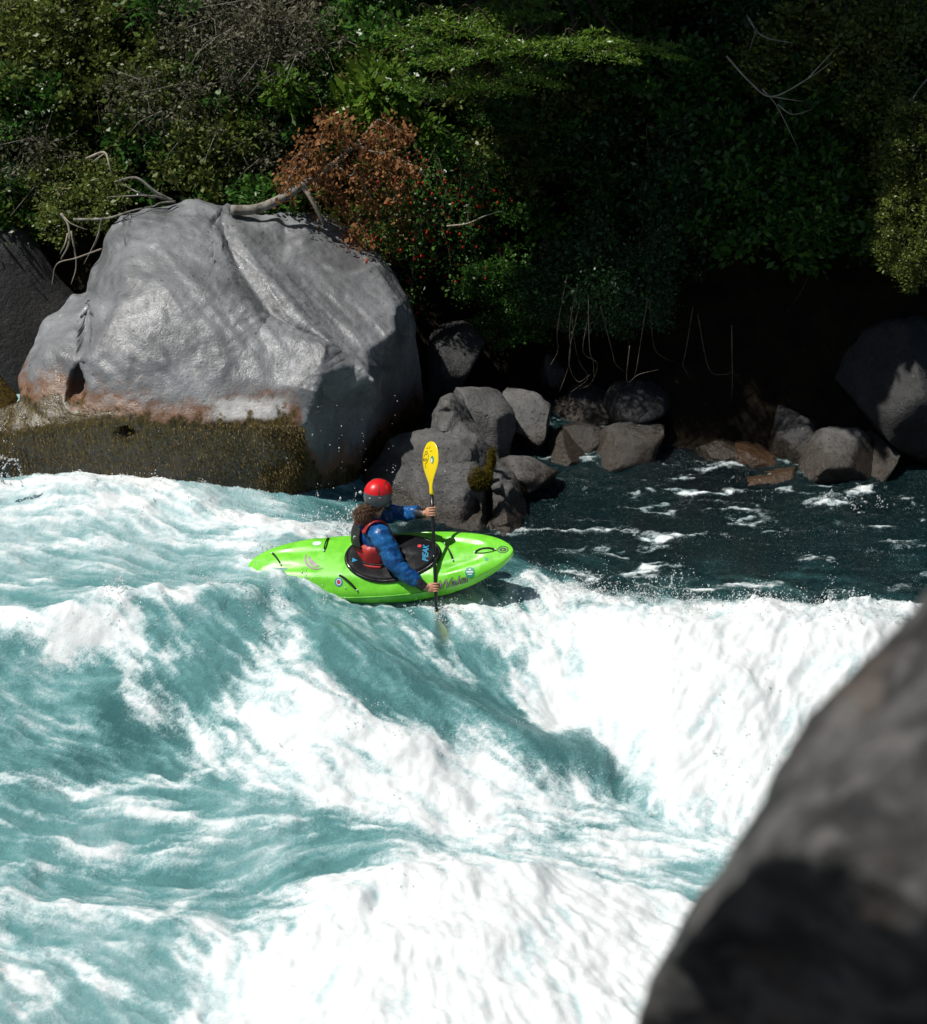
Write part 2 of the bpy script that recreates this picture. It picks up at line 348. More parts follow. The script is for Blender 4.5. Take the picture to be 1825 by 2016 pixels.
STROKES = [([(640,1158),(760,1190),(860,1194)],6,.75),([(-100,975),(60,965),(200,950),(330,965)],24,1.05), ([(230,990),(420,1012),(560,1035),(690,1047)],24,1.1),
 ([(480,1050),(560,1065),(620,1060),(700,1052)],20,.95), ([(-100,1010),(300,1028),(500,1075)],24,.55), ([(-50,1085),(100,1075),(250,1065)],12,.5),
 ([(0,1150),(120,1140)],10,.4), ([(-100,1245),(60,1235),(130,1215),(230,1215),(310,1195),(420,1170),(500,1180)],18,.95), ([(130,1230),(220,1245),(270,1250)],26,1.15),
 ([(230,1290),(290,1360),(360,1420),(430,1480)],24,.85), ([(330,1300),(420,1290),(470,1310)],16,.6), ([(540,1190),(530,1230),(570,1270)],22,.85),
 ([(480,1330),(540,1400),(650,1440),(760,1490),(900,1520),(1000,1540),(1120,1560)],46,1.15), ([(560,1370),(640,1400)],26,.85),
 ([(560,1200),(640,1240),(720,1290),(800,1330),(870,1345)],8,.6), ([(640,1190),(760,1220),(860,1260),(900,1300)],9,.5), ([(880,1200),(930,1230),(1000,1290)],16,.7),
 ([(700,1215),(800,1250),(880,1300),(950,1370)],6,.45), ([(860,1290),(920,1330)],12,.6), ([(940,1180),(1010,1220),(1070,1270)],26,1.1),
 ([(1050,1170),(1150,1172),(1260,1210),(1450,1225),(1600,1225),(1800,1215)],30,1.3), ([(1120,1250),(1300,1290),(1500,1290),(1760,1270)],60,1.5),
 ([(1110,1350),(1300,1380),(1600,1380)],62,1.5), ([(1210,1440),(1330,1470),(1500,1470)],52,1.4), ([(1150,1400),(1240,1500)],36,1.2),
 ([(-50,1530),(150,1520),(350,1500),(500,1480)],11,.85), ([(500,1500),(700,1540),(900,1560),(1150,1590),(1400,1570),(1650,1540)],36,.95),
 ([(900,1640),(1150,1640),(1400,1640)],42,.72), ([(0,1600),(200,1570),(420,1580),(600,1600)],12,.55), ([(50,1650),(250,1640),(430,1630)],9,.42),
 ([(0,1720),(120,1690),(260,1670),(420,1655)],8,.55), ([(-20,1770),(150,1770),(300,1790),(500,1830)],12,.68), ([(300,1790),(420,1740),(540,1730)],10,.65),
 ([(560,1790),(680,1730),(800,1690),(1000,1690)],34,1.1), ([(560,1880),(800,1790),(1050,1780),(1280,1800)],75,1.45), ([(500,1960),(800,1900),(1350,1880)],80,1.45),
 ([(420,2040),(800,2010),(1400,1980)],70,1.45), ([(500,2150),(1400,2100)],80,1.3), ([(0,1850),(120,1870),(200,1930),(300,1990),(380,2020)],12,.75), ([(60,1990),(100,1950),(0,1920)],13,.65),
 ([(380,1850),(430,1900),(480,1950)],25,.5), ([(1050,1108),(1150,1120),(1300,1108)],10,.75), ([(1120,1142),(1200,1130),(1270,1118)],11,.8), ([(1380,1160),(1500,1148)],8,.5),
 ([(1740,1142),(1860,1130)],13,.85), ([(1460,1000),(1500,1012)],9,.6), ([(1650,1020),(1750,1032)],6,.55), ([(1700,1070),(1800,1080)],5,.5), ([(1600,985),(1660,972),(1730,965)],9,.62),
 ([(1090,1030),(1180,1040)],5,.45), ([(1250,1060),(1400,1052)],5,.42), ([(860,1185),(920,1192),(985,1168),(1040,1135)],15,1.0), ([(500,1100),(560,1120),(640,1150)],8,.75), ([(1060,940),(1200,960)],5,.45), ([(1330,955),(1450,965)],4,.45)]
AER = [(950,1190,.6),(1020,1150,.5),(1000,1115,.3),(700,1050,.3),(850,1060,.05),(950,1080,.05),(0,1000,.95),(300,1000,.92),(500,1060,.85),(100,1100,.74),(400,1120,.66),(100,1200,.62),(100,1320,.47),(200,1450,.33),(330,1430,.36),(400,1330,.5),(500,1250,.5),
 (620,1200,.5),(750,1250,.42),(850,1330,.36),(950,1400,.36),(1080,1470,.36),(1180,1520,.38),(1000,1300,.5),(900,1220,.52),(1300,1300,.8),(1500,1300,.8),(1300,1600,.72),(900,1600,.68),
 (500,1600,.7),(200,1620,.7),(350,1720,.5),(200,1720,.5),(600,1690,.52),(200,1850,.7),(100,1980,.76),(400,1950,.8),(900,1900,.8),(1200,1900,.8),(1100,1030,.05),(1300,1050,.05),(1500,1050,.07),
 (1700,1060,.1),(1800,1100,.12),(1200,1120,.12),(1400,1150,.14),(1600,1160,.15),(1000,1000,.03),(1060,1090,.1),(1400,940,.0),(1700,960,.05)]

def axis_pts(lo, a, b, hi, d, D):
    return np.concatenate([np.arange(lo, a, D), np.arange(a, b, d), np.arange(b, hi + D, D)])
xs = axis_pts(-30, -5.4, 5.6, 30, 0.0185, 0.7); ys = axis_pts(6.0, 10.2, 21.8, 26, 0.0215, 0.4)
nx, ny = len(xs), len(ys)
GX, GY = np.meshgrid(xs, ys); XY = np.stack([GX.ravel(), GY.ravel()], 1)
fine = (XY[:, 0] > -5.5) & (XY[:, 0] < 5.7) & (XY[:, 1] > 10) & (XY[:, 1] < 22)
q3 = np.column_stack([XY, np.zeros(len(XY))])
wx = 0.16 * fbm(q3 * 1.7, 3, 11) + 0.05 * fbm(q3 * 7, 2, 14); wy = 0.22 * fbm(q3 * 1.7 + 40, 3, 12) + 0.06 * fbm(q3 * 7 + 9, 2, 15)
foam = np.zeros(len(XY))
QX, QY = XY[:, 0] + wx, (XY[:, 1] + wy) * 0.5
for pts, wd, st in STROKES:
    wp = [water_pt(*p) for p in pts]; best = np.full(len(XY), 1e9); hw = wd / 220.0
    for a, b in zip(wp[:-1], wp[1:]):
        ax, ay, bx, by = a[0], a[1] * .5, b[0], b[1] * .5; dx, dy = bx - ax, by - ay
        tt = np.clip(((QX - ax) * dx + (QY - ay) * dy) / (dx * dx + dy * dy), 0, 1)
        best = np.minimum(best, np.hypot(QX - ax - tt * dx, QY - ay - tt * dy))
    foam = np.maximum(foam, st * (1 - sstep(0.2 * hw, 1.9 * hw, best)))
AP = np.array([water_pt(a, b)[:2] for a, b, c in AER]); AV = np.array([c for a, b, c in AER]); aer = np.empty(len(XY))
for s in range(0, len(XY), 40000):
    d2 = ((XY[s:s + 40000, None] - AP[None]) ** 2 * (1, .35)).sum(2) + 0.02; ww = 1 / d2 ** 2
    aer[s:s + 40000] = (ww @ AV) / ww.sum(1)
aer = aer + .11 * sstep(.2, .45, aer)
FLOW = [(0,1000,1,.1),(400,1010,1,.25),(600,1050,1,.25),(100,1150,1,.08),(400,1130,1,.2),(150,1350,1,.25),(250,1450,1,.15),(330,1300,.8,.6),(430,1420,.6,.8),(560,1230,.7,.7),(700,1250,.8,.55),(900,1380,.8,.6),(1100,1480,.85,.5),
 (650,1420,.8,.5),(900,1530,1,.3),(1000,1280,.6,.8),(1200,1250,-.2,1),(1400,1350,-.5,.8),(1600,1300,-.5,.8),(1300,1480,-.8,.4),(300,1600,1,-.06),(600,1680,1,-.2),(1200,1620,1,-.1),(900,1800,.3,.9),(1100,1950,.5,.8),(600,1900,-.4,.8),(150,1780,1,.15),(200,1930,.8,.6),(1300,1050,1,.05),(1700,1050,1,.05),(1200,1120,1,.2)]
FP = np.array([water_pt(a, b)[:2] for a, b, c, d in FLOW]); FV = np.array([water_pt(a + 8 * c, b + 8 * d)[:2] - water_pt(a, b)[:2] for a, b, c, d in FLOW]); FV /= np.linalg.norm(FV, axis=1)[:, None]
fl = np.empty((len(XY), 2))
for s_ in range(0, len(XY), 40000):
    d2 = ((XY[s_:s_ + 40000, None] - FP[None]) ** 2).sum(2) + 0.03; fl[s_:s_ + 40000] = (1 / d2 ** 1.6) @ FV
fl /= np.linalg.norm(fl, axis=1)[:, None] + 1e-9
ix = np.flatnonzero(fine); pf = XY[ix] + np.column_stack([wx[ix], wy[ix]]) * .35; st_a = np.zeros(len(ix)); st_b = np.zeros(len(ix)); st_c = np.zeros(len(ix))
for k in range(-7, 8):
    wk = math.exp(-(k / 4.5) ** 2); q = pf + fl[ix] * (k * 0.055); o_ = np.zeros((len(ix), 1))
    st_a += wk * vnoise(np.hstack([q * 6.5, o_]), 31); q = pf + fl[ix] * (k * 0.03); st_b += wk * vnoise(np.hstack([q * 15, o_]), 32); q = pf + fl[ix] * (k * 0.02); st_c += wk * vnoise(np.hstack([q * 27, o_]), 33)
streak = np.zeros(len(XY)); streak[ix] = 0.6 * st_a / st_a.std() + 0.5 * st_b / st_b.std() + 0.45 * st_c / st_c.std()          # drawn out along the current
qw = q3 + np.column_stack([wx, wy, 0 * wx]) * 1.5 + .06 * np.column_stack([fbm(q3 * 6, 3, 91), fbm(q3 * 6 + 7, 3, 92), 0 * wx])
dn = 1 - .62 * sstep(.75, 1.2, foam)
billow = .5 + 1.35 * fbm(qw * 1.5, 3, 41, 0.5) + dn * (0.5 * (np.abs(fbm(qw * 4.2 + 3, 4, 47, 0.62)) * 2.2 - .45) + .35 * fbm(q3 * 14, 3, 49, .65))
z = macro(XY)
z = np.where(fine, z, np.clip(z, -0.4, 0.6))
edge = sstep(5.4, 9, np.abs(XY[:, 0])); z = z * (1 - edge) + 0.1 * edge
def along(pts, wd, yscale=0.5):
    wp = [water_pt(*p) for p in pts]; best = np.full(len(XY), 1e9)
    for a, b in zip(wp[:-1], wp[1:]):
        ax, ay, bx, by = a[0], a[1] * yscale, b[0], b[1] * yscale; dx, dy = bx - ax, by - ay; px_, py_ = XY[:, 0] + .5 * wx, (XY[:, 1] + .5 * wy) * yscale
        tt = np.clip(((px_ - ax) * dx + (py_ - ay) * dy) / (dx * dx + dy * dy), 0, 1); best = np.minimum(best, np.hypot(px_ - ax - tt * dx, py_ - ay - tt * dy))
    return np.exp(-(best / (wd / 220.0)) ** 2)
for pts, wd, hh in [([(-60,1235),(130,1215),(310,1195),(500,1180)],26,.09), ([(60,1420),(200,1470),(330,1450)],45,-.07), ([(20,1320),(180,1310)],40,-.06), ([(640,1265),(800,1345),(950,1425),(1080,1480),(1180,1505)],30,.13), ([(560,1330),(700,1420),(850,1490)],30,.07),
                    ([(1230,1230),(1450,1250),(1700,1240)],40,.10), ([(1120,1390),(1210,1510)],30,-.10), ([(100,1720),(300,1710),(520,1690)],26,-.07), ([(650,1760),(850,1720),(1050,1715)],26,.09), ([(-20,1780),(250,1795),(480,1835)],18,.05), ([(-50,970),(200,948),(400,990)],24,.05)]:
    z += hh * along(pts, wd)
glass = along([(640,1250),(760,1310),(900,1390),(1040,1460),(1190,1520)], 30)                                   # the smooth green tongue
foam = foam - .75 * glass * (foam < 1.3) * sstep(-1.2, .6, .8 - .35 * streak)
foam -= .35 * along([(60,1450),(200,1470),(330,1450)], 45) + .3 * along([(20,1330),(170,1330)], 35) + .25 * along([(120,1730),(330,1715),(560,1695)], 24)
foam = np.maximum(foam, 0)
tame = np.exp(-(((XY[:, 0] + .75) / 1.15) ** 2 + ((XY[:, 1] - 16.72) / .38) ** 2) ** 2)     # calmer round the boat
fm = np.clip(foam, 0, 1.2)
calm = (1 - .8 * tame) * (1 - .6 * glass)
z += 0.05 * fbm(q3 * 1.9, 3, 51) * (0.4 + aer) * calm + 0.0065 * streak * (.5 + aer) * calm
z += fm * 0.050 * (billow - .5) * calm + 0.016 * fbm(q3 * 9, 4, 61, .6) * calm
foam = foam + 0.17 * streak * (0.25 + sstep(0.05, 0.6, aer)) + .12 * (billow - .6) * sstep(.3, .8, foam)
foam += 0.16 * sstep(.5, .85, aer) - 0.05
pool = 1 - sstep(0.1, 0.3, aer)
lace = fbm(np.column_stack([XY[:, 0] * 2.2, XY[:, 1] * 5.5, np.zeros(len(XY))]) + wx[:, None] * 4, 5, 81, 0.65)
foam = foam * (1 - .30 * pool) + pool * (1.0 * lace * sstep(-.1, .6, foam) + .75 * sstep(.12, .5, lace) - 0.14)
z += pool * (.04 * lace + .05 * fbm(q3 * np.array([2.5, 5, 1]), 4, 83, .6)) * calm
z += along([(1050,1165),(1150,1168),(1260,1203),(1450,1215),(1600,1215),(1800,1208)], 12) * .13 * np.maximum(0, fbm(q3 * 4, 5, 85, .75) + .1)
PAD_LO = water_pt(869, 1245)
clear = 0.6 * np.exp(-(((XY[:, 0] - PAD_LO[0]) / .07) ** 2 + ((XY[:, 1] - PAD_LO[1]) / .30) ** 2) ** 2)
foam = foam - clear * 0.6
idx = np.arange(nx * ny).reshape(ny, nx)
faces = np.stack([idx[:-1, :-1], idx[:-1, 1:], idx[1:, 1:], idx[1:, :-1]], -1).reshape(-1, 4)
me = make_mesh('river', np.column_stack([XY, z]), faces, M['water'])
fattr(me, 'foam', foam); fattr(me, 'aeration', aer); fattr(me, 'clear', clear); fattr(me, 'streak', streak)
link('river', me, kind='structure', label='turquoise white-water river tumbling past the boulders')
def water_z(x, y):
    i = np.clip(np.searchsorted(xs, x), 0, nx - 1); j = np.clip(np.searchsorted(ys, y), 0, ny - 1); return z[j * nx + i]
me = make_mesh('river_bed', [(-30, 6, -1.1), (30, 6, -1.1), (30, 27, -1.1), (-30, 27, -1.1)], [(0, 1, 2, 3)], M['bed'])
link('river_bed', me, kind='structure', label='stony river bed beneath the turquoise water')

# spray: droplets and thrown foam, uncountable
rng = np.random.default_rng(5)
ov, of = ico(0) if False else (np.array([(1,0,0),(-1,0,0),(0,1,0),(0,-1,0),(0,0,1),(0,0,-1)], float), [(0,2,4),(2,1,4),(1,3,4),(3,0,4),(2,0,5),(1,2,5),(3,1,5),(0,3,5)])
def drops(specs):
    C, S = [], []
    for (px, py), n, sx, sy, sz, r0, r1 in specs:
        c = water_pt(px, py)
        m = max(3, n // 9); k = rng.integers(0, m, n); cx, cy, ch = rng.normal(0, sx, m), rng.normal(0, sy, m), np.abs(rng.normal(0, sz, m)) * 1.3
        x = c[0] + cx[k] + rng.normal(0, .022 + .12 * sx, n) * rng.random(n); y = c[1] + cy[k] + rng.normal(0, .03, n)
        hgt = ch[k] * rng.random(n) + np.abs(rng.normal(0, .008, n))
        C.append(np.column_stack([x, y, water_z(x, y) + hgt + 0.005])); S.append(r0 + (r1 - r0) * rng.random(n) ** 4)
    C = np.concatenate(C); S = np.concatenate(S); n = len(C)
    st = np.column_stack([S * rng.uniform(.7, 1.3, n), S * rng.uniform(.7, 1.3, n), S * rng.uniform(.8, 1.8, n)])
    Vv = (C[:, None] + ov[None] * st[:, None]).reshape(-1, 3)
    Ff = (np.array(of)[None] + 6 * np.arange(n)[:, None, None]).reshape(-1, 3)
    return make_mesh('spray', Vv, Ff, M['spray'])
sp = [((x, y), n, .35, .25, h, .002, .009) for x, y, n, h in
      [(1080,1165,500,.06),(1180,1172,600,.07),(1300,1200,700,.08),(1450,1212,700,.08),(1600,1215,600,.08),(1740,1205,400,.08),(1400,1470,90,.10),(1330,1500,60,.08),(1500,1440,60,.08),
       (560,1420,45,.05),(750,1480,60,.06),(900,1520,60,.06),(230,1225,45,.06),(420,1170,250,.05),(530,1210,250,.06),(250,955,300,.05),(450,1005,300,.06),(600,1035,300,.06),
       (700,1730,60,.06),(850,1690,60,.05),(1000,1150,500,.05),(930,1185,350,.06),(150,1225,37,.05),(600,1780,45,.06),(900,1560,45,.05),(1100,1590,45,.05)]]
sp += [((665,1045), 150, .10, .05, .22, .004, .014), ((690,1045), 80, .06, .05, .12, .006, .018), ((870,1215), 160, .07, .08, .05, .004, .010), ((640,1030), 60, .2, .1, .45, .003, .009),
       ((760,1000), 60, .35, .2, .6, .003, .007), ((1680,975), 130, .14, .12, .05, .004, .010), ((1250,1060), 120, .9, .8, .02, .002, .006), ((1550,1050), 120, .9, .8, .02, .002, .006), ((520,1095), 160, .12, .08, .04, .004, .010), ((610,1140), 160, .14, .06, .03, .004, .010)]
sp += [((x, y), 90, .05, .05, .16, .003, .010) for x, y in [(1130,1160),(1185,1168),(1290,1195),(1360,1205),(1500,1205),(1640,1205),(1330,1190),(230,1200),(420,1165),(540,1195)]]
sp += [((20,955), 60, .10, .05, .25, .003, .009)]
link('spray', drops(sp), kind='stuff', label='white water droplets and flecks of foam thrown up by the waves')

C, S = [], []
for pts, m in [([(2,950),(6,925),(16,908),(28,904),(36,915)],90),([(36,915),(42,935),(44,958)],60),([(10,930),(22,940),(40,942)],40),([(4,945),(14,952),(30,955)],50)]:
    q = catmull([P(a, b, 17.95) for a, b in pts], 30); k = rng.integers(0, len(q), m); C.append(q[k] + rng.normal(0, .006, (m, 3))); S.append(.002 + .008 * rng.random(m) ** 2)
C = np.concatenate(C); S = np.concatenate(S); Vv = (C[:, None] + ov[None] * (S[:, None] * rng.uniform(.7, 1.5, (len(S), 3)))[:, None]).reshape(-1, 3); Ff = (np.array(of)[None] + 6 * np.arange(len(C))[:, None, None]).reshape(-1, 3)
link('splash', make_mesh('splash', Vv, Ff, M['spray']), kind='stuff', label='thin loops of water flung up at the foot of the boulder')

# ------------------------------------------------------------------ banks
def bank_z(x, y):
    x = np.asarray(x, float); y = np.asarray(y, float)
    y0 = 20.9 + 0.35 * np.sin(x * 0.7 + 1) - 0.75 * sstep(.9, 2.4, x)
    d = y - y0
    zz = np.where(d < 0, d * 1.1 - 0.1, np.where(d < 2.2, d * 1.55 - 0.1, 3.31 + (d - 2.2) * 0.95))
    return zz
gx = np.arange(-26, 26.1, 0.25); gy = np.concatenate([np.arange(19.5, 30, 0.2), np.arange(30, 62, 1.0)])
A, B = np.meshgrid(gx, gy); pts = np.column_stack([A.ravel(), B.ravel(), np.zeros(A.size)])
hz = bank_z(pts[:, 0], pts[:, 1]) + 0.28 * fbm(pts * 0.8, 4, 71); pts[:, 2] = hz
idx = np.arange(A.size).reshape(A.shape)
faces = np.stack([idx[:-1, :-1], idx[:-1, 1:], idx[1:, 1:], idx[1:, :-1]], -1).reshape(-1, 4)
link('hillside', make_mesh('hillside', pts, faces, M['soil']), kind='structure', label='steep dark earth bank under the forest')
gx = np.arange(-14, 14.1, 0.4); gy = np.arange(-12, 10.6, 0.4)
A, B = np.meshgrid(gx, gy); pts = np.column_stack([A.ravel(), B.ravel(), np.zeros(A.size)])
pts[:, 2] = np.where(pts[:, 1] < 0.3, 7.0, 7.0 - 0.88 * (pts[:, 1] - 0.3)) + 0.12 * fbm(pts * 1.2, 4, 73)
idx = np.arange(A.size).reshape(A.shape)
faces = np.stack([idx[:-1, :-1], idx[:-1, 1:], idx[1:, 1:], idx[1:, :-1]], -1).reshape(-1, 4)
link('near_bank', make_mesh('near_bank', pts, faces, M['nearrock']), kind='structure', label='rocky near bank sloping to the river')

# ------------------------------------------------------------------ rocks
def densify(pts, step):
    o = [];
    for a, b in zip(pts[:-1], pts[1:]):
        n = max(1, int(math.hypot(a[0] - b[0], a[1] - b[1]) / step))
        for k in range(n): q = k / n; o.append(tuple(x + (y - x) * q for x, y in zip(a, b)))
    return o + [tuple(pts[-1])]
def relief(outline, inner, back, level=4, nz=(0.05, 1.6), smooth=(2, 2, 1, 1), edges=(), dents=(), fine=0.012, seed=0, lines=(), grain=None):
    inner, edges = list(inner), list(edges)
    for ln in lines:
        q = densify(ln, 16); k0 = len(inner); inner += q; edges += [(k0 + i, k0 + i + 1) for i in range(len(q) - 1)]
    """A boulder from surveyed corner points (direction and distance): triangulated, refined, weathered, closed behind."""
    allp = list(outline) + list(inner); no = len(outline)
    v2 = [Vector((p[0], -p[1])) for p in allp]
    ed = [(i, (i + 1) % no) for i in range(no)] + [(no + a, no + b) for a, b in edges]
    rv, re, rf, ov_, _, _ = delaunay_2d_cdt(v2, ed, [list(range(no))[::-1]], 1, 1e-4)
    V = []
    for k, q in enumerate(rv):
        src = ov_[k][0] if ov_[k] else int(np.argmin([(q - s).length for s in v2]))
        V.append(P(q.x, -q.y, allp[src][2]))
    V = np.array(V); F = np.array([f for f in rf if len(f) == 3])
    for lv in range(level):
        E = np.sort(np.concatenate([F[:, [0, 1]], F[:, [1, 2]], F[:, [2, 0]]]), axis=1)
        Eu, inv = np.unique(E, axis=0, return_inverse=True); inv = inv.reshape(3, -1).T + len(V)
        V = np.vstack([V, (V[Eu[:, 0]] + V[Eu[:, 1]]) / 2])
        F = np.concatenate([np.column_stack([F[:, 0], inv[:, 0], inv[:, 2]]), np.column_stack([F[:, 1], inv[:, 1], inv[:, 0]]),
                            np.column_stack([F[:, 2], inv[:, 2], inv[:, 1]]), inv])
        E = np.sort(np.concatenate([F[:, [0, 1]], F[:, [1, 2]], F[:, [2, 0]]]), axis=1)
        Eu, cnt = np.unique(E, axis=0, return_counts=True); bnd = np.zeros(len(V), bool); bnd[Eu[cnt == 1].ravel()] = True
        Be = Eu[cnt == 1]
        for _ in range(smooth[min(lv, len(smooth) - 1)]):
            acc = np.zeros_like(V); num = np.zeros(len(V))
            ie = Eu[cnt > 1]
            for a, b in ((0, 1), (1, 0)):
                np.add.at(acc, ie[:, a], V[ie[:, b]]); np.add.at(num, ie[:, a], 1)
            acc2 = np.zeros_like(V); num2 = np.zeros(len(V))
            for a, b in ((0, 1), (1, 0)):
                np.add.at(acc2, Be[:, a], V[Be[:, b]]); np.add.at(num2, Be[:, a], 1)
            ok = (~bnd) & (num > 0); Vn = V.copy(); Vn[ok] = V[ok] * 0.55 + 0.45 * acc[ok] / num[ok][:, None]
            Vn[bnd] = V[bnd] * 0.7 + 0.3 * acc2[bnd] / num2[bnd][:, None]; V = Vn
    for (px, py, Y, rx, rz, dep) in dents:
        c = P(px, py, Y); d = np.sqrt(((V[:, 0] - c[0]) / rx) ** 2 + ((V[:, 2] - c[2]) / rz) ** 2 + ((V[:, 1] - c[1]) / 0.5) ** 2 * .3)
        d = d + 0.35 * fbm(V * 9, 2, 3)
        V[:, 1] += dep * (1 - sstep(0.5, 1.0, d)); V[:, 2] += 0.2 * dep * (1 - sstep(0.5, 1.0, d))
    # close behind
    E = np.concatenate([F[:, [0, 1]], F[:, [1, 2]], F[:, [2, 0]]]); key = {tuple(e) for e in E.tolist()}
    be = [e for e in key if (e[1], e[0]) not in key]; nxt = {b: a for a, b in be}; start = be[0][0]; loop = [start]
    while True:
        k = nxt.get(loop[-1])
        if k is None or k == start: break
        loop.append(k)
    c = V[loop].mean(0); FF = [tuple(f) for f in F.tolist()]; prev = loop; VV = [V]; n = len(V)
    for s, sc in ((0.3, .97), (0.8, 0.85), (1.0, 0.5)):
        ring = V[loop].copy(); o_ = np.array([0, 0, CAMZ]); ring = o_ + (ring - o_) * (1 + back * s / c[1]); c2 = ring.mean(0)
        ring[:, 0] = c2[0] + (ring[:, 0] - c2[0]) * sc; ring[:, 2] = c2[2] + (ring[:, 2] - c2[2]) * sc
        VV.append(ring); cur = list(range(n, n + len(ring))); n += len(ring)
        for i in range(len(loop)):
            j = (i + 1) % len(loop); FF.append((prev[i], prev[j], cur[j], cur[i]))
        prev = cur
    VV.append(VV[-1].mean(0)[None])
    for i in range(len(loop)): FF.append((prev[i], prev[(i + 1) % len(loop)], n))
    V = np.vstack(VV)
    me = make_mesh('rock', V, FF); fix_normals(me)
    no_ = np.empty(len(V) * 3, np.float32); me.vertices.foreach_get('normal', no_); no_ = no_.reshape(-1, 3)
    if grain is not None:
        g_ = np.array(grain[0]); g_ = g_ / np.linalg.norm(g_); VQ = V - np.outer(V @ g_, g_) * .86
        V = V + no_ * (grain[1] * (1 - 2 * np.abs(fbm(VQ * grain[2], 3, seed + 9))) * sstep(1.3, 1.75, V[:, 2]))[:, None]
    V = V + no_ * (nz[0] * fbm(V * nz[1], 5, seed) + fine * fbm(V * 11, 4, seed + 5))[:, None]
    me.vertices.foreach_set('co', V.astype(np.float32).ravel()); me.update()
    return me

out = [(-160,1080,18.5),(-160,860,18.9),(-60,808,18.95),(0,805,18.9),(40,788,18.85),(36,745,19.1),(60,690,19.4),(95,625,19.7),(140,585,19.9),(172,578,20.0),(180,540,20.1),(215,455,20.45),(240,425,20.6),(300,408,20.75),
 (390,397,20.9),(440,407,20.95),(520,432,21.0),(560,420,21.2),(600,416,21.25),(640,432,21.25),(690,462,21.2),(745,503,21.0),(772,540,20.8),(803,588,20.6),(822,635,20.4),(818,668,20.4),(832,760,20.6),(846,850,20.7),(850,1020,20.6),
 (760,1120,19.6),(690,1130,18.8),(575,1120,18.2),(300,1090,18.35),(0,1085,18.45)]
LINES = [[(575,1000,18.28),(582,930,18.28),(592,865,18.30),(625,770,18.42),(640,690,18.72)],                                # front corner
 [(643,676,18.82),(575,664,18.86),(509,652,18.92),(485,605,19.1),(456,543,19.45),(408,437,20.35)],                              # ledge edge
 [(662,682,18.98),(590,655,19.16),(532,622,19.36),(505,588,19.52),(470,530,19.90),(424,440,20.55)],                               # foot of the ledge
 [(735,750,18.68),(672,694,18.90),(600,633,19.14),(538,550,19.66),(470,470,20.2)],                                             # polished ridge
 [(722,722,18.98),(700,700,19.14),(640,640,19.44),(572,555,19.92),(500,462,20.48)],                                            # groove behind it
 [(716,694,19.22),(745,676,19.36),(773,655,19.55),(779,605,19.95),(744,520,20.55)],                                            # slab lip
 [(735,765,18.95),(745,720,19.3),(778,672,19.75),(790,610,20.15)]]                                                             # under the lip
inn = [(600,470,20.62),(680,545,20.14),(735,620,19.74),(665,605,19.72),(640,500,20.52),(700,650,19.42),(620,560,20.0),(560,480,20.55),
 (742,800,19.3),(700,880,18.95),(690,1000,18.85),(770,800,19.75),(790,900,20.1),(800,720,20.05),(640,900,18.62),(660,800,18.72),(690,770,18.78),
 (500,840,18.28),(500,940,18.28),(400,840,18.24),(400,950,18.26),(250,830,18.30),(250,940,18.34),(100,840,18.45),(100,940,18.45),(0,850,18.6),(0,940,18.55),(-80,860,18.75),(-80,950,18.6),
 (560,760,18.48),(450,740,18.52),(350,740,18.50),(250,760,18.48),(160,790,18.52),(80,770,18.75),(90,700,19.0),(180,700,18.72),(280,660,18.76),(380,650,18.80),(450,650,18.86),
 (230,600,19.05),(320,570,19.12),(400,560,19.22),(160,620,19.45),(250,520,19.62),(330,490,19.72),(390,480,19.85),(220,500,20.0),(300,440,20.3),(360,420,20.5),(190,560,19.8),(450,425,20.75),(540,440,20.8)]
edges = []
dents = [(160,672,18.85,.09,.22,.28),(148,770,18.6,.11,.20,.30),(250,852,18.3,.12,.07,.2),(430,465,20.2,.07,.16,.16),(245,470,20.2,.05,.2,.12)]
me = relief(out, inn, 1.9, 4, (0.035, 1.9), (0, 1, 1, 1), edges, dents, 0.010, 101, LINES, (P(735,750,18.68) - P(470,470,20.2), .035, 3.2)); me.materials.append(M['boulder'])
bo_v = np.empty(len(me.vertices) * 3, np.float32); me.vertices.foreach_get('co', bo_v); bo_v = bo_v.reshape(-1, 3); bo_n = np.empty(len(me.vertices) * 3, np.float32); me.vertices.foreach_get('normal', bo_n); bo_n = bo_n.reshape(-1, 3)
boulder = link('boulder', me, label='huge grey sculpted boulder with brown algae band standing in the rapid', cat='boulder')

sel = np.flatnonzero((bo_v[:, 2] < 1.2) & (bo_v[:, 2] > .35) & (bo_n[:, 1] < -.4) & (bo_v[:, 0] < -1.55) & (bo_v[:, 0] > -5)); r = np.random.default_rng(64); n = 16000; k = r.choice(sel, n); b = bo_v[k] + r.normal(size=(n, 3)) * np.array([.03, .004, .03]); edge_z = 1.16 + .14 * fbm(b * 2.2, 3, 66)
keep = b[:, 2] < edge_z; b = b[keep]; nn_ = bo_n[k][keep]; n = len(b); ln = r.uniform(.012, .034, (n, 1)); tip = b + nn_ * ln * .55 + np.array([.35, 0, -1.0]) * ln + r.normal(size=(n, 3)) * .006; sd2 = np.cross(nn_, [.3, 0, -1]); sd2 = sd2 / np.linalg.norm(sd2, axis=1)[:, None] * r.uniform(.003, .007, (n, 1))
M['algae'] = mat_leaf('algae', [(0, (0.014, 0.011, 0.003)), (.55, (0.085, 0.058, 0.009)), (1, (0.21, 0.135, 0.018))], .55, .2, .4)
al = make_mesh('algae', np.stack([b - sd2, b + sd2, tip], 1).reshape(-1, 3), np.arange(3 * n).reshape(-1, 3), M['algae']); fattr(al, 'tint', np.repeat(np.clip(r.normal(.45, .22, n), 0, 1), 3)); link('algae', al, boulder, kind='stuff')
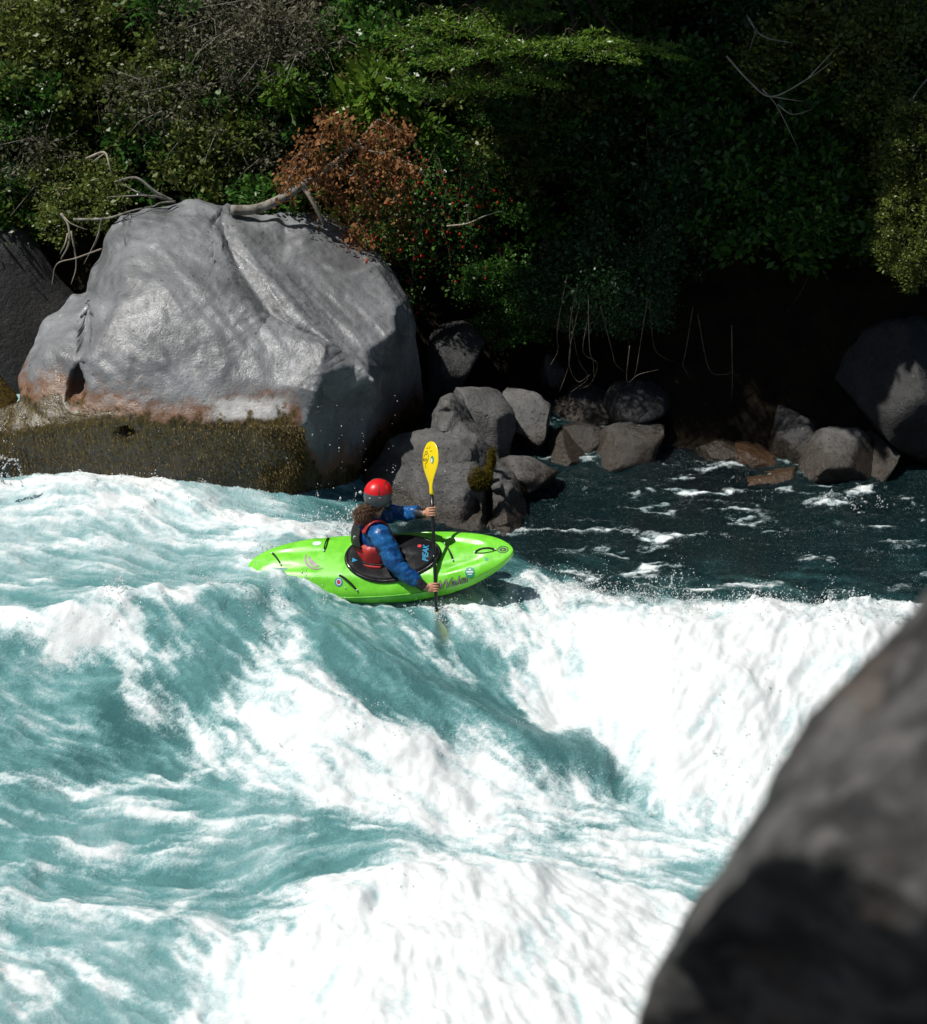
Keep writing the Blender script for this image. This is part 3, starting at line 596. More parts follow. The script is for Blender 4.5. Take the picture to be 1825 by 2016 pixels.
out = [(600,1130,18.1),(620,1050,18.3),(680,985,18.8),(735,915,19.2),(750,895,19.3),(764,868,19.25),(790,858,19.3),(822,849,19.3),(851,843,19.3),(853,811,19.5),(869,780,19.6),(890,772,19.7),(915,790,19.7),(935,830,19.6),(954,856,19.4),(967,878,19.2),(988,915,19.05),(1010,930,19.05),
 (1032,977,18.8),(1044,1046,18.5),(1048,1100,18.4),(960,1140,17.9),(850,1140,17.9)]
inn = [(779,880,18.95),(850,866,18.72),(900,866,18.68),(940,868,18.95),(870,850,19.05),(905,850,19.1),(925,900,18.55),(800,920,18.75),(860,920,18.5),(920,960,18.35),(850,1000,18.3),(780,1000,18.6),(905,1040,18.15),(958,960,18.5),(945,1000,18.45),(960,1030,18.4),
 (985,960,18.4),(1000,1030,18.2),(830,1060,18.1),(880,800,19.3),(930,1080,18.0),(1010,960,18.6)]
me = relief(out, [p for p in inn[4:]] + [(700,1040,18.1),(740,960,18.75)], 1.3, 4, (0.028, 2.8), (0, 1, 1, 1), [], [(962,1000,18.4,.05,.25,.2)], 0.016, 131,
            [[(766,868,19.1),(779,882,18.95),(815,872,18.85),(850,866,18.72),(900,866,18.68),(925,885,18.62)], [(795,862,19.2),(850,850,19.1),(905,852,19.1),(940,866,18.98)], [(858,812,19.38),(868,786,19.42),(885,790,19.36),(905,830,19.25),(945,860,19.1)],
             [(925,885,18.62),(935,930,18.45),(945,985,18.35),(950,1050,18.15)], [(966,930,18.72),(962,985,18.55),(968,1040,18.32)], [(985,930,18.75),(990,985,18.4),(1005,1050,18.15)]]); me.materials.append(M['rock'])
ledge = link('ledge_rock', me, label='grey flat-topped rock with mossy tufts behind the yellow paddle', cat='rock')

out = [(1225,2130,3.2),(1255,2016,3.25),(1300,1900,3.25),(1400,1720,3.2),(1480,1590,3.2),(1560,1470,3.22),(1612,1400,3.25),(1680,1330,3.3),(1760,1240,3.35),(1830,1170,3.4),(1950,1080,3.5),(2200,1020,3.6),(2400,1400,3.3),(2400,2200,2.9),(1800,2500,3.1),(1300,2500,3.4)]
inn = [(1340,1850,3.02),(1420,1745,2.98),(1500,1665,2.90),(1640,1690,2.78),(1825,1800,2.66),(2050,1850,2.6),(1560,1560,3.0),(1700,1480,2.98),(1680,1600,2.85),(1850,1600,2.78),(1850,1350,3.05),(2050,1400,2.9),(1450,1950,3.12),(1600,1900,3.0),(1800,2000,2.92),(1600,2100,3.1),(2000,2100,2.9),(1400,2150,3.3),(1800,2250,3.05)]
me = relief(out, inn, .9, 4, (0.032, 4.5), (0, 1, 1, 1), [(0,1),(1,2),(2,3),(3,4),(4,5)], [], 0.006, 151); me.materials.append(M['nearrock'])
link('bank_rock', me, label='large dark rock on the near bank, out of focus', cat='rock')

def chip_rock(seed, sub=4, cuts=20, rough=0.06):
    r = np.random.default_rng(seed); v, f = ico(sub)
    for k in range(cuts):
        n = r.normal(size=3); n /= np.linalg.norm(n); d = r.uniform(.45, .8); e = v @ n - d
        v = v - np.maximum(0, e)[:, None] * n * 0.98
    v = v / np.abs(v).max(0)
    v = v * (1 + .10 * fbm(v * 1.6 + seed, 4, seed))[:, None] + (v * (0.05 * fbm(v * 7 + seed, 4, seed + 3))[:, None])
    return v, f
ROCKS = [  # px, py centre, width px, height px, distance, depth m, material, seed, label
 (948,838,125,130,20.0,.5,'rock',3,'speckled grey rock wedged behind the flat-topped ledge rock'),
 (1040,848,100,140,20.5,.5,'rock',8,'pale faceted rock with a pointed top on the far shore'),
 (1045,935,120,80,19.35,.4,'rock',12,'low knobbly rock awash at the foot of the ledge rock'),
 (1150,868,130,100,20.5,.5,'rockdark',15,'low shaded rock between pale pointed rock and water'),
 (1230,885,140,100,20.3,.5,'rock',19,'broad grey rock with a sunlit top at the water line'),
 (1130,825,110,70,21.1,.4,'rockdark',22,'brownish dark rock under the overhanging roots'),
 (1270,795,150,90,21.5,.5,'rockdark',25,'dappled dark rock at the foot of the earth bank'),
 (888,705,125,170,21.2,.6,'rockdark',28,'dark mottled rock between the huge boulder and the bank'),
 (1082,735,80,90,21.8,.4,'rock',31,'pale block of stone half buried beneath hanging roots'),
 (1645,915,155,120,19.9,.5,'rock',34,'grey rounded rock standing alone in the dark pool'),
 (1515,962,140,60,19.6,.5,'rockbrown',37,'brown algae-covered rock just breaking the dark pool'),
 (1390,940,150,50,19.9,.4,'rockbrown',40,'reddish brown sunken rock in shallow shaded water'),
 (1730,905,110,90,20.6,.5,'rockdark',43,'dark rock behind the lone rounded rock in the pool'),
 (1790,770,260,240,22.0,.9,'rockdark',46,'big shaded boulder with dappled light on the far bank'),
 (20,690,330,640,21.6,1.2,'rockdark',52,'tall dark rock wall behind the huge boulder'),
 (20,900,110,90,18.75,.35,'boulder',55,'small algae-stained rock at the foot of the huge boulder'),
 (-60,820,160,130,19.4,.6,'boulder',58,'rounded grey rock beside the huge boulder'),
]
for k, (px, py, wp, hp, mt, lab) in enumerate([(1110,900,90,70,'rockdark','small dark rock at the water line below the hanging roots'),(1180,800,120,80,'rockdark','shaded lump of rock in the jumble under the roots'),
  (1420,895,110,70,'rockdark','low black rock lapped by the dark pool'),(1480,900,100,60,'rockbrown','brown stained rock on the dark pool edge'),(1560,870,130,110,'rockdark','dark rock behind the brown algae-covered rock'),
  
  (1080,880,70,50,'rock','small pale stone beside the pale pointed rock')]):
    ROCKS.append((px, py, wp, hp, 99, .45, mt, 400 + 3 * k, lab))
def shore_Y(px, py):
    d = ray(px, py); s_ = np.arange(19.0, 30, 0.05); q = np.array([0, 0, CAMZ]) + d[None] * (s_ / d[1])[:, None]
    hit = (q[:, 2] < bank_z(q[:, 0], q[:, 1])) | (q[:, 2] < 0.0); return float(s_[np.argmax(hit)])
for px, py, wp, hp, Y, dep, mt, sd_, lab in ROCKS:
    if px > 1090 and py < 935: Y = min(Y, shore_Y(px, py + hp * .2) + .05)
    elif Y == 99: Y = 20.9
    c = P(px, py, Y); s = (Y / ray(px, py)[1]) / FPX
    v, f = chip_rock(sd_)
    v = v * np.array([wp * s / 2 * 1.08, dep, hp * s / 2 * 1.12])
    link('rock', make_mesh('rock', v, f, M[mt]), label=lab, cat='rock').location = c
for (px, py, Y, rx, rz, k) in [(945,940,18.42,.12,.13,0),(968,900,18.85,.035,.12,1),(962,925,18.7,.03,.08,2)]:      # moss tufts on the ledge rock
    r = np.random.default_rng(60 + k); n = 4500; c = P(px, py, Y - .04); mb = []
    d = r.normal(size=(n, 3)); d /= np.linalg.norm(d, axis=1)[:, None]; d[:, 1] = -np.abs(d[:, 1])
    b = c + d * np.array([rx, .07, rz]) * (r.random((n, 1)) ** .4); tip = b + d * .016 + r.normal(size=(n, 3)) * .008 + np.array([0, -.004, -.012])
    sd2 = np.cross(d, r.normal(size=(n, 3))); sd2 = sd2 / np.linalg.norm(sd2, axis=1)[:, None] * .0032
    V = np.stack([b - sd2, b + sd2, tip], 1).reshape(-1, 3)
    me = make_mesh('moss_tuft', V, np.arange(3 * n).reshape(-1, 3)); fattr(me, 'tint', np.repeat(r.random(n), 3))
    if 'moss' not in M: M['moss'] = mat_leaf('moss', [(0.1, (0.03, 0.022, 0.004)), (0.6, (0.11, 0.085, 0.010)), (1, (0.20, 0.15, 0.02))], .9, .2, .1)
    me.materials.append(M['moss']); o = link('moss_tuft', me, ledge, kind='stuff')

# ------------------------------------------------------------------ vegetation
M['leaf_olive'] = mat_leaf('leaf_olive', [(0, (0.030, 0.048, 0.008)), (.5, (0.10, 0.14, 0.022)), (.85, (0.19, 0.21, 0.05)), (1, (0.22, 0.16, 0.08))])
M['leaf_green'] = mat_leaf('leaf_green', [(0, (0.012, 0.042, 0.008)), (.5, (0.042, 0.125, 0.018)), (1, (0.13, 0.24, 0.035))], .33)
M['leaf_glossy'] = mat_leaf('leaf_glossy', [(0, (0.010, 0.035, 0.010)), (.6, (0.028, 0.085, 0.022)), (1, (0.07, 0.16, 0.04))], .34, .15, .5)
M['leaf_bright'] = mat_leaf('leaf_bright', [(0, (0.04, 0.10, 0.012)), (.5, (0.095, 0.19, 0.02)), (1, (0.22, 0.30, 0.035))], .35, .35)
M['leaf_grey'] = mat_leaf('leaf_grey', [(0, (0.045, 0.042, 0.025)), (.5, (0.10, 0.10, 0.055)), (1, (0.19, 0.165, 0.11))], .6)
M['leaf_dry'] = mat_leaf('leaf_dry', [(0, (0.055, 0.024, 0.009)), (.5, (0.24, 0.105, 0.038)), (1, (0.40, 0.20, 0.085))], .7, .25, .2)
M['flower'] = mat_leaf('flower_red', [(0, (0.40, 0.012, 0.008)), (1, (0.62, 0.05, 0.012))], .45, .3)
M['bark_grey'] = mat_bark('bark_grey', (0.10, 0.09, 0.075), (0.32, 0.30, 0.26))
M['bark_dark'] = mat_bark('bark_dark', (0.03, 0.022, 0.015), (0.10, 0.075, 0.05))
M['bark_pale'] = mat_bark('bark_pale', (0.20, 0.17, 0.13), (0.42, 0.37, 0.30))

def leaves_mesh(name, centers, dirs, size, mat, seed, wide=0.5, up=0.5):
    r = np.random.default_rng(seed); n = len(centers)
    d = dirs + r.normal(size=(n, 3)) * 0.7; d /= np.linalg.norm(d, axis=1)[:, None]
    nrm = r.normal(size=(n, 3)) + np.array([0, -0.35, up * 2.0]); s = np.cross(d, nrm); s /= np.linalg.norm(s, axis=1)[:, None] + 1e-9
    fold = np.cross(s, d); L = size * np.clip(np.exp(r.normal(0, .38, n)), .4, 2.0)[:, None]; wd = L * wide * 0.5
    b = centers; t = centers + d * L; m = centers + d * L * 0.5 - fold * L * 0.08
    V = np.stack([b, m - s * wd + fold * L * .06, t, m + s * wd + fold * L * .06], 1).reshape(-1, 3)
    F = np.arange(4 * n).reshape(-1, 4)
    me = make_mesh(name, V, F, mat, smooth=False); fattr(me, 'tint', np.repeat(np.clip(r.normal(.5, .22, n), 0, 1), 4)); return me
def shrub_proto(seed, mat, rx, ry, rz, clumps, per, size, spread, wide=.5, flat=1.0, stem='bark_dark', droop=0.0):
    r = np.random.default_rng(seed)
    d = r.normal(size=(clumps, 3)); d /= np.linalg.norm(d, axis=1)[:, None]
    rad = r.uniform(.25, 1.0, clumps) ** .55; C = d * rad[:, None] * np.array([rx, ry, rz]); C *= (1 + .25 * fbm(C * 2.2, 2, seed))[:, None]
    cc = np.repeat(np.arange(clumps), per); sz = r.uniform(.5, 1.4, clumps)[cc]
    pos = C[cc] + r.normal(size=(len(cc), 3)) * spread * sz[:, None] * np.array([1, 1, flat])
    dirs = (pos - C[cc]) / (spread) + np.array([0, -.3, .3 - droop])
    fol = leaves_mesh('foliage', pos, dirs, size, mat, seed + 1, wide)
    mb = MB(); base = np.array([0, ry * .9, -rz * .7 if droop == 0 else rz * .6])
    for k in range(0, clumps, 3):
        mid = (base + C[k]) / 2 + r.normal(size=3) * .12
        mb.add(*tube(catmull([base, mid, C[k]], 4), (.016, .004), 5, False))
        for q in range(2):
            e = C[k] + r.normal(size=3) * spread * 2.2; mb.add(*tube([C[k], (C[k] + e) / 2 + r.normal(size=3) * .03, e], (.005, .002), 4, False))
    return fol, mb.mesh('stems', M[stem])
PROTO = {
 'olive': shrub_proto(201, M['leaf_olive'], .75, .5, .55, 52, 85, .055, .095, .6, .7), 'olive2': shrub_proto(202, M['leaf_olive'], .65, .5, .7, 50, 85, .052, .09, .6, .8),
 'green': shrub_proto(203, M['leaf_green'], .7, .5, .6, 40, 75, .082, .105, .5, .7), 'green2': shrub_proto(204, M['leaf_green'], .8, .5, .5, 46, 75, .068, .10, .55, .6),
 'glossy': shrub_proto(205, M['leaf_glossy'], .55, .4, .55, 40, 50, .055, .085, .5, droop=.5), 'bright': shrub_proto(206, M['leaf_bright'], .34, .3, .36, 22, 26, .13, .09, .40, droop=.3),
 'grey': shrub_proto(207, M['leaf_grey'], .8, .5, .45, 55, 60, .042, .09, .5, stem='bark_grey'), 'spray': shrub_proto(208, M['leaf_bright'], .75, .35, .14, 16, 110, .05, .10, .35, .12),
 'layer': shrub_proto(209, M['leaf_green'], .9, .55, .34, 34, 110, .046, .12, .4, .2),
}
LABELS = {
 'olive': ('olive-green small-leaved shrub on the sunny bank', 'olive shrubs on the bank'), 'olive2': ('upright olive-brown twiggy shrub on the sunny bank', 'upright olive shrubs'),
 'green': ('mid-green leafy shrub on the steep bank', 'mid-green shrubs'), 'green2': ('spreading dark green shrub on the steep bank', 'spreading green shrubs'),
 'glossy': ('glossy dark-leaved shrub hanging over the shaded bank', 'glossy hanging shrubs'), 'bright': ('bright green broad-leaved plant among the shrubs', 'bright broad-leaved plants'),
 'grey': ('greyish half-dead twiggy shrub near the top of the bank', 'grey twiggy shrubs'), 'spray': ('yellow-green flat feathery branch spray reaching into the light', 'feathery branch sprays'),
 'layer': ('layered feathery green shrub high on the bank', 'layered feathery shrubs'),
}
LAB2 = {'olive': 'olive-green small-leaved shrub', 'olive2': 'upright olive-brown twiggy shrub', 'green': 'mid-green leafy shrub', 'green2': 'spreading dark green shrub', 'glossy': 'glossy dark-leaved trailing shrub',
 'bright': 'bright green broad-leaved plant', 'grey': 'greyish half-dead twiggy shrub', 'spray': 'flat yellow-green feathery branch', 'layer': 'layered feathery green shrub'}
def slope_hit(px, py):
    d = ray(px, py); s = np.arange(19.5, 45, 0.05); q = np.array([0, 0, CAMZ]) + d[None] * (s / d[1])[:, None]
    k = np.argmax(q[:, 2] < bank_z(q[:, 0], q[:, 1])); return q[k]
def shrub(kind, px, py, scale=1.0, out_=0.45, rz=None, Y=None):
    c = slope_hit(px, py) if Y is None else P(px, py, Y)
    if Y is None: dd = ray(px, py); c = c - dd / np.linalg.norm(dd) * out_
    lab, grp = LABELS[kind]
    if px < 200: pl_ = 'behind the pale dangling branch' if py > 230 else 'high above the dark rock wall'
    elif px < 480: pl_ = 'behind the bleached forked branch' if py > 200 else 'high above the huge boulder'
    elif px < 820: pl_ = 'around the rust-brown fallen branch' if py > 200 else 'above the rust-brown fallen branch'
    elif px < 1060: pl_ = 'beside the red flowers' if py > 220 else 'above the red flowers'
    elif px < 1420: pl_ = 'over the hanging roots' if py > 430 else 'behind the feathery sprays' if py < 200 else 'between sprays and hanging roots'
    elif px < 1700: pl_ = 'above the lone pool rock' if py > 400 else 'around the dead grey branch'
    else: pl_ = 'above the big dappled boulder' if py > 400 else 'by the dry fork of twigs'
    lab = LAB2[kind] + ' ' + pl_
    e = link('shrub', None, label=lab, cat='shrub', group=grp); e.location = c
    e.rotation_euler = (rnd.uniform(-.25, .25), rnd.uniform(-.2, .2), rnd.uniform(-.6, .6) if rz is None else rz); e.scale = [scale * rnd.uniform(.9, 1.1) for _ in range(3)]
    link('foliage', PROTO[kind][0], e, kind='stuff'); link('stems', PROTO[kind][1], e)
rnd = random.Random(4)
# top left and centre: sunny mixed scrub
PL = []
for py in range(-40, 470, 92):
    for px in range(-60, 1130, 118):
        jx, jy = px + rnd.uniform(-45, 45), py + rnd.uniform(-40, 40)
        if jy > 430 and jx > 150 and jx < 700: continue
        if jx > 880 and jy > 330: continue
        r_ = rnd.random()
        if jx < 420: kd = 'olive' if r_ < .4 else 'olive2' if r_ < .62 else 'green2' if r_ < .8 else 'grey' if r_ < .86 else 'green'
        elif jx < 700: kd = 'green' if r_ < .35 else 'green2' if r_ < .6 else 'olive' if r_ < .8 else 'grey'
        else: kd = 'layer' if r_ < .4 else 'green' if r_ < .6 else 'olive' if r_ < .8 else 'green2'
        PL.append((kd, jx, jy, rnd.uniform(.65, 1.0), rnd.uniform(.2, .75)))
for py in range(-40, 760, 120):                                   # shaded right bank
    for px in range(1040, 1960, 135):
        jx, jy = px + rnd.uniform(-50, 50), py + rnd.uniform(-45, 45)
        if jy > 520 and jx > 1000: continue
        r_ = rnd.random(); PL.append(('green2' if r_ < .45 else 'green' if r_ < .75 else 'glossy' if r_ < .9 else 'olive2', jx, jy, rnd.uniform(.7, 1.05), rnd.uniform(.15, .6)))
for px, py, s in [(460,60,1.0),(560,70,.8),(520,140,.7)]: PL.append(('grey', px, py, s, 1.0))
for px, py, s in [(730,215,.9),(765,200,.8),(745,170,.7),(840,265,.5),(560,180,.6)]: PL.append(('bright', px, py, s, 1.1))
SPR = [(1250,88,.6,19.9),(1170,98,.55,19.8),(1090,84,.7,19.9),(1000,78,.7,20.0),(900,112,.75,20.1),(820,75,.7,20.4),(960,165,.6,20.2),(850,175,.6,20.3),(1040,140,.5,20.1),(900,40,.7,20.4),(1000,20,.7,20.5)]
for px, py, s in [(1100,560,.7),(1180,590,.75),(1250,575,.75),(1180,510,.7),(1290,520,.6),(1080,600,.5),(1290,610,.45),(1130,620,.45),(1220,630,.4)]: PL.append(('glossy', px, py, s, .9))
for px, py, s in [(1800,420,.6),(1815,300,.7),(1780,470,.5),(1640,80,.9),(1720,60,.8),(1570,110,.8),(1830,520,.5),(1690,180,.7)]: PL.append(('olive', px, py, s, 1.0))
for px, py, s in [(1800,400,.55),(1820,300,.6),(1790,480,.45),(1830,520,.45),(1810,240,.5)]: PL.append(('olive', px, py, s, 1.6))
for px, py, s in [(1010,560,.5),(985,650,.45),(1030,640,.4),(960,560,.5)]: PL.append(('green2', px, py, s, .5))
for a in PL: shrub(*a)
for px, py, sc_, Y in SPR: shrub('spray', px, py, sc_, Y=Y)

def pix_path(pts): return np.array([P(*p) for p in pts])
# fallen branch with dry brown leaves, lying over the boulder's top
r = np.random.default_rng(77)
root = link('fallen_branch', None, label='fallen grey branch with dry rust-brown leaves lying over the huge boulder', cat='branch')
limb = pix_path([(455,414,20.75),(500,412,20.8),(545,395,20.85),(600,362,20.95),(650,328,21.05),(700,285,21.15),(745,235,21.3)])
link('limb', MB().add(*tube(catmull(limb, 8), (.055, .05, .045, .032, .02, .01), 10)).mesh('limb', M['bark_grey']), root)
link('limb', MB().add(*tube(catmull(pix_path([(592,360,20.92),(615,395,20.85),(636,438,20.85)]), 8), (.03, .026, .016), 9)).mesh('limb', M['bark_pale']), root)
mb = MB(); tips = []
for (x0, y0, x1, y1) in [(600,362,560,350),(600,362,610,270),(640,335,650,240),(660,322,700,330),(680,300,690,235),(650,328,620,330),(700,285,760,300),(700,285,790,330),(745,235,790,280),(640,340,680,400),(700,300,740,400),(740,270,800,380),(690,420,720,480),(760,300,700,440),(615,300,560,380),(650,330,625,420),(730,330,700,380),(700,290,745,250),(745,235,805,262),(760,300,815,335),(770,350,792,445),(720,430,732,505),(600,300,568,335),(790,330,770,400),(680,260,640,232),(640,420,690,470)]:
    a, b = P(x0, y0, 21.05), P(x1, y1, 20.95 + r.uniform(-.2, .2)); m = (a + b) / 2 + r.normal(size=3) * .06
    pth = catmull([a, m, b], 6); mb.add(*tube(pth, (.010, .004), 5, False)); tips.append(pth)
link('twigs', mb.mesh('twigs', M['bark_grey']), root)
C = []
for pth in tips:
    n = 190; k = r.integers(2, len(pth), n); C.append(pth[k] + r.normal(size=(n, 3)) * np.array([.065, .10, .075]) + np.array([0, 0, -.03]))
C = np.concatenate(C)
link('dry_leaves', leaves_mesh('dry_leaves', C, np.tile([0, -.2, -.6], (len(C), 1)), .040, M['leaf_dry'], 78, .65, .5), root, kind='stuff')

# red-flowered shrub trailing beside the boulder
root = link('flowering_shrub', None, label='trailing dark green shrub dotted with small red flowers beside the boulder', cat='shrub')
mb = MB(); C = []; FL = []
for k in range(46):
    x0 = r.uniform(720, 960); y0 = r.uniform(270, 420); x1 = x0 + r.uniform(-50, 60); y1 = min(640, y0 + r.uniform(60, 220))
    Y = r.uniform(20.7, 21.2); a, b = P(x0, y0, Y + .3), P(x1, y1, Y); m = (a + b) / 2 + np.array([r.normal() * .1, -.15, .05])
    pth = catmull([a, m, b], 7); mb.add(*tube(pth, (.007, .003), 4, False))
    n = 100; q = r.integers(1, len(pth), n); C.append(pth[q] + r.normal(size=(n, 3)) * .07)
    n = 5; q = r.integers(3, len(pth), n); FL.append(pth[q] + r.normal(size=(n, 3)) * np.array([.07, .04, .07]) + np.array([0, -.09, 0]))
link('stems', mb.mesh('stems', M['bark_dark']), root)
C = np.concatenate(C); link('foliage', leaves_mesh('foliage', C, np.tile([0, -.3, -.3], (len(C), 1)), .036, M['leaf_green'], 80, .5), root, kind='stuff')
FL = np.concatenate(FL); n = len(FL); V = []
for c in FL:
    s = r.uniform(.012, .020)
    V += [c + (0, 0, s * .8)] + [c + np.array([math.cos(t) * s * .75, math.sin(t) * s * .75, -s * .2]) for t in (0, 1.57, 3.14, 4.71)] + [c + (0, 0, -s * 1.7)]
F = []
for k in range(n):
    o = 6 * k
    for j in range(4): F += [(o, o + 1 + j, o + 1 + (j + 1) % 4), (o + 5, o + 1 + (j + 1) % 4, o + 1 + j)]
me = make_mesh('flowers', V, F, M['flower']); fattr(me, 'tint', np.repeat(r.random(n), 6)); link('flowers', me, root, kind='stuff')

# bare branches
def bare(label, main, subs, rad, mat, root_name='bare_branch'):
    e = link(root_name, None, label=label, cat='branch')
    link('limb', MB().add(*tube(catmull(pix_path(main), 6), (rad, rad * .8, rad * .35), 7)).mesh('limb', M[mat]), e)
    for s in subs: link('twig', MB().add(*tube(catmull(pix_path(s), 6), (rad * .65, rad * .2), 6)).mesh('twig', M[mat]), e)
bare('bleached forked branch resting against the top of the huge boulder', [(340,396,20.75),(305,378,20.7),(268,350,20.7),(225,358,20.75)], [[(335,395,20.75),(290,385,20.6),(210,388,20.6)],[(305,390,20.7),(270,378,20.75),(240,362,20.8)],[(345,397,20.7),(315,400,20.6),(300,408,20.5)]], .020, 'bark_grey')
bare('pale gnarled branch dangling beside the huge boulder', [(120,420,20.4),(135,445,20.35),(135,480,20.3),(120,510,20.35)], [[(124,425,20.4),(140,440,20.3),(170,452,20.3)],[(133,460,20.35),(128,480,20.2),(118,500,20.2)],[(200,490,20.2),(150,508,20.1),(112,520,20.1),(102,560,20.1)],[(140,455,20.3),(150,520,20.3),(140,560,20.3)]], .014, 'bark_pale')
bare('thin bare branch arching from the bank onto the boulder', [(145,432,20.6),(210,430,20.5),(260,415,20.55),(310,404,20.7)], [[(200,430,20.5),(190,470,20.4),(165,520,20.3)]], .014, 'bark_grey')
bare('white twisted twig among the olive shrubs', [(170,312,21.3),(205,300,21.2),(215,325,21.1),(222,350,21.1)], [[(205,303,21.2),(180,320,21.1)]], .014, 'bark_pale')
bare('dead grey branch sticking out of the shaded right slope', [(1430,110,20.9),(1475,160,20.8),(1520,190,20.7),(1590,155,20.6),(1640,120,20.6)], [[(1500,175,20.75),(1530,210,20.7),(1570,290,20.7)],[(1520,190,20.7),(1580,200,20.6)],[(1590,155,20.6),(1650,90,20.5)],[(1530,205,20.7),(1560,225,20.6),(1600,215,20.6)]], .011, 'bark_pale')
bare('thin dead branch high on the shaded slope', [(1470,30,21.2),(1500,70,21.1),(1560,85,21.0)], [[(1490,55,21.1),(1475,100,21.0)]], .011, 'bark_grey')
bare('short driftwood stick caught at the pool edge', [(1755,925,20.0),(1780,908,20.0),(1812,895,20.1)], [], .014, 'bark_pale')
bare('bare twig arching out over the red flowers', [(880,445,20.5),(920,440,20.4),(955,425,20.4),(990,415,20.5)], [], .009, 'bark_pale')
bare('dry fork of twigs at the sunny right edge of the slope', [(1830,150,20.7),(1800,190,20.6),(1790,240,20.6)], [[(1800,190,20.6),(1770,210,20.6)]], .010, 'bark_grey')
M['bark_root'] = mat_bark('bark_root', (0.07, 0.055, 0.04), (0.22, 0.18, 0.13))
lm = link('leafy_limb', None, label='slender tree limb carrying the flat feathery sprays', cat='branch')
for px, py, sc_, Y in SPR: link('limb', MB().add(*tube(catmull([P(1060 + (px - 1060) * .35, -60, 22.6), P(1060 + (px - 1060) * .7, py - 40, (Y + 22.4) / 2), P(px, py, Y)], 8), (.030, .018, .006), 7)).mesh('limb', M['bark_dark']), lm)
# hanging roots under the glossy shrubs
rt = link('hanging_roots', None, label='tangle of pale roots dangling beneath the glossy shrubs', cat='roots')
for pts in [[(1140,680),(1145,720),(1150,750),(1130,775)],[(1125,640),(1120,690),(1110,730),(1095,770)],[(1150,690),(1170,720),(1160,760),(1140,770)],[(1160,680),(1172,715),(1165,740)],[(1100,640),(1095,690),(1075,720)],[(1200,690),(1215,720),(1240,740)],
            [(1255,680),(1258,720),(1255,745)],[(1290,680),(1310,700),(1325,712)],[(1120,700),(1140,745),(1165,735)],[(1345,690),(1352,720),(1350,745)],[(1230,745),(1260,735),(1300,725)],[(1390,720),(1420,740),(1440,733)],[(1446,740),(1448,770),(1445,790)]]:
    Y = 20.35 + r.uniform(-.15, .15); pts = [(pts[0][0] + r.uniform(-25, 25), pts[0][1] - r.uniform(60, 110))] + pts; link('root', MB().add(*tube(catmull([P(a + r.uniform(-8, 8), b + r.uniform(-6, 6), Y + r.uniform(-.06, .06)) for a, b in pts], 5), (.0048, .0036, .0015), 5)).mesh('root', M['bark_root']), rt)

# tall trees uphill whose crowns overhang and shade the right bank
def tree(label, base, lean, ht, crown, seed, n=9000):
    r = np.random.default_rng(seed); e = link('tree', None, label=label, cat='tree', group='tall trees overhanging the right bank'); e.location = base
    top = np.array(lean) + (0, 0, ht)
    trunk = catmull([np.array([0, 0, -.5]), top * .4 + (0.1, .1, 0), top], 8)
    link('trunk', MB().add(*tube(trunk, (.16, .11, .05), 10)).mesh('trunk', M['bark_dark']), e)
    mb = MB(); C = []
    for cx, cy, cz, rad in crown:
        c = np.array([cx, cy, cz]); k = len(trunk) // 2 + r.integers(0, len(trunk) // 2)
        mb.add(*tube(catmull([trunk[k], (trunk[k] + c) / 2 + r.normal(size=3) * .2, c], 5), (.05, .012), 6, False))
        cl = c + r.normal(size=(26, 3)) * rad * np.array([.5, .5, .3])
        q = r.integers(0, 26, n // len(crown)); C.append(cl[q] + r.normal(size=(len(q), 3)) * rad * np.array([.16, .16, .10]))
    link('limbs', mb.mesh('limbs', M['bark_dark']), e)
    C = np.concatenate(C); link('crown', leaves_mesh('crown', C, np.tile([0, -.2, -.1], (len(C), 1)), .15, M['leaf_green'], seed + 1, .55, .8), e, kind='stuff')
def crown_at(base, pts): return [(x - base[0], y - base[1], z_ - base[2], rad) for x, y, z_, rad in pts]
for k, (bx, by, lst) in enumerate([
  (0.6, 27.0, [(-1.0,22.6,6.6,.6),(-.3,21.6,6.9,.9),(-.6,23.0,7.3,.9),(.5,22.4,7.4,1.0),(.3,21.0,6.6,.8),(1.2,21.6,7.4,1.0),(-1.4,23.6,6.9,.8),(.4,23.8,8.0,1.0),(1.4,23.0,8.2,1.0)]),
  (2.6, 27.6, [(1.6,20.6,7.0,.8),(2.0,21.8,7.8,1.0),(2.2,23.2,8.3,1.1),(2.8,20.8,7.4,.9),(3.0,22.2,8.3,1.1),(1.2,24.4,8.4,1.0),(2.4,24.4,8.8,1.0),(.9,20.2,6.3,.6),(-1.2,20.9,6.6,.6),(-.6,20.6,6.9,.6),(.1,20.7,7.0,.6),(.8,20.9,7.1,.6),(1.5,20.5,6.9,.55)]),
  (5.0, 28.0, [(.6,19.8,7.9,.5),(1.3,19.9,7.9,.5),(3.8,21.4,8.2,1.0),(4.0,23.2,8.8,1.1),(3.4,24.2,9.0,1.0),(4.8,22.4,8.8,.9)])]):
    bz = float(bank_z(bx, by)); tree('tall leafy tree leaning out over the shaded bank', (bx, by, bz), (-.5, -2.5, 0), 5.5, crown_at((bx, by, bz), lst), 300 + k, 24000)

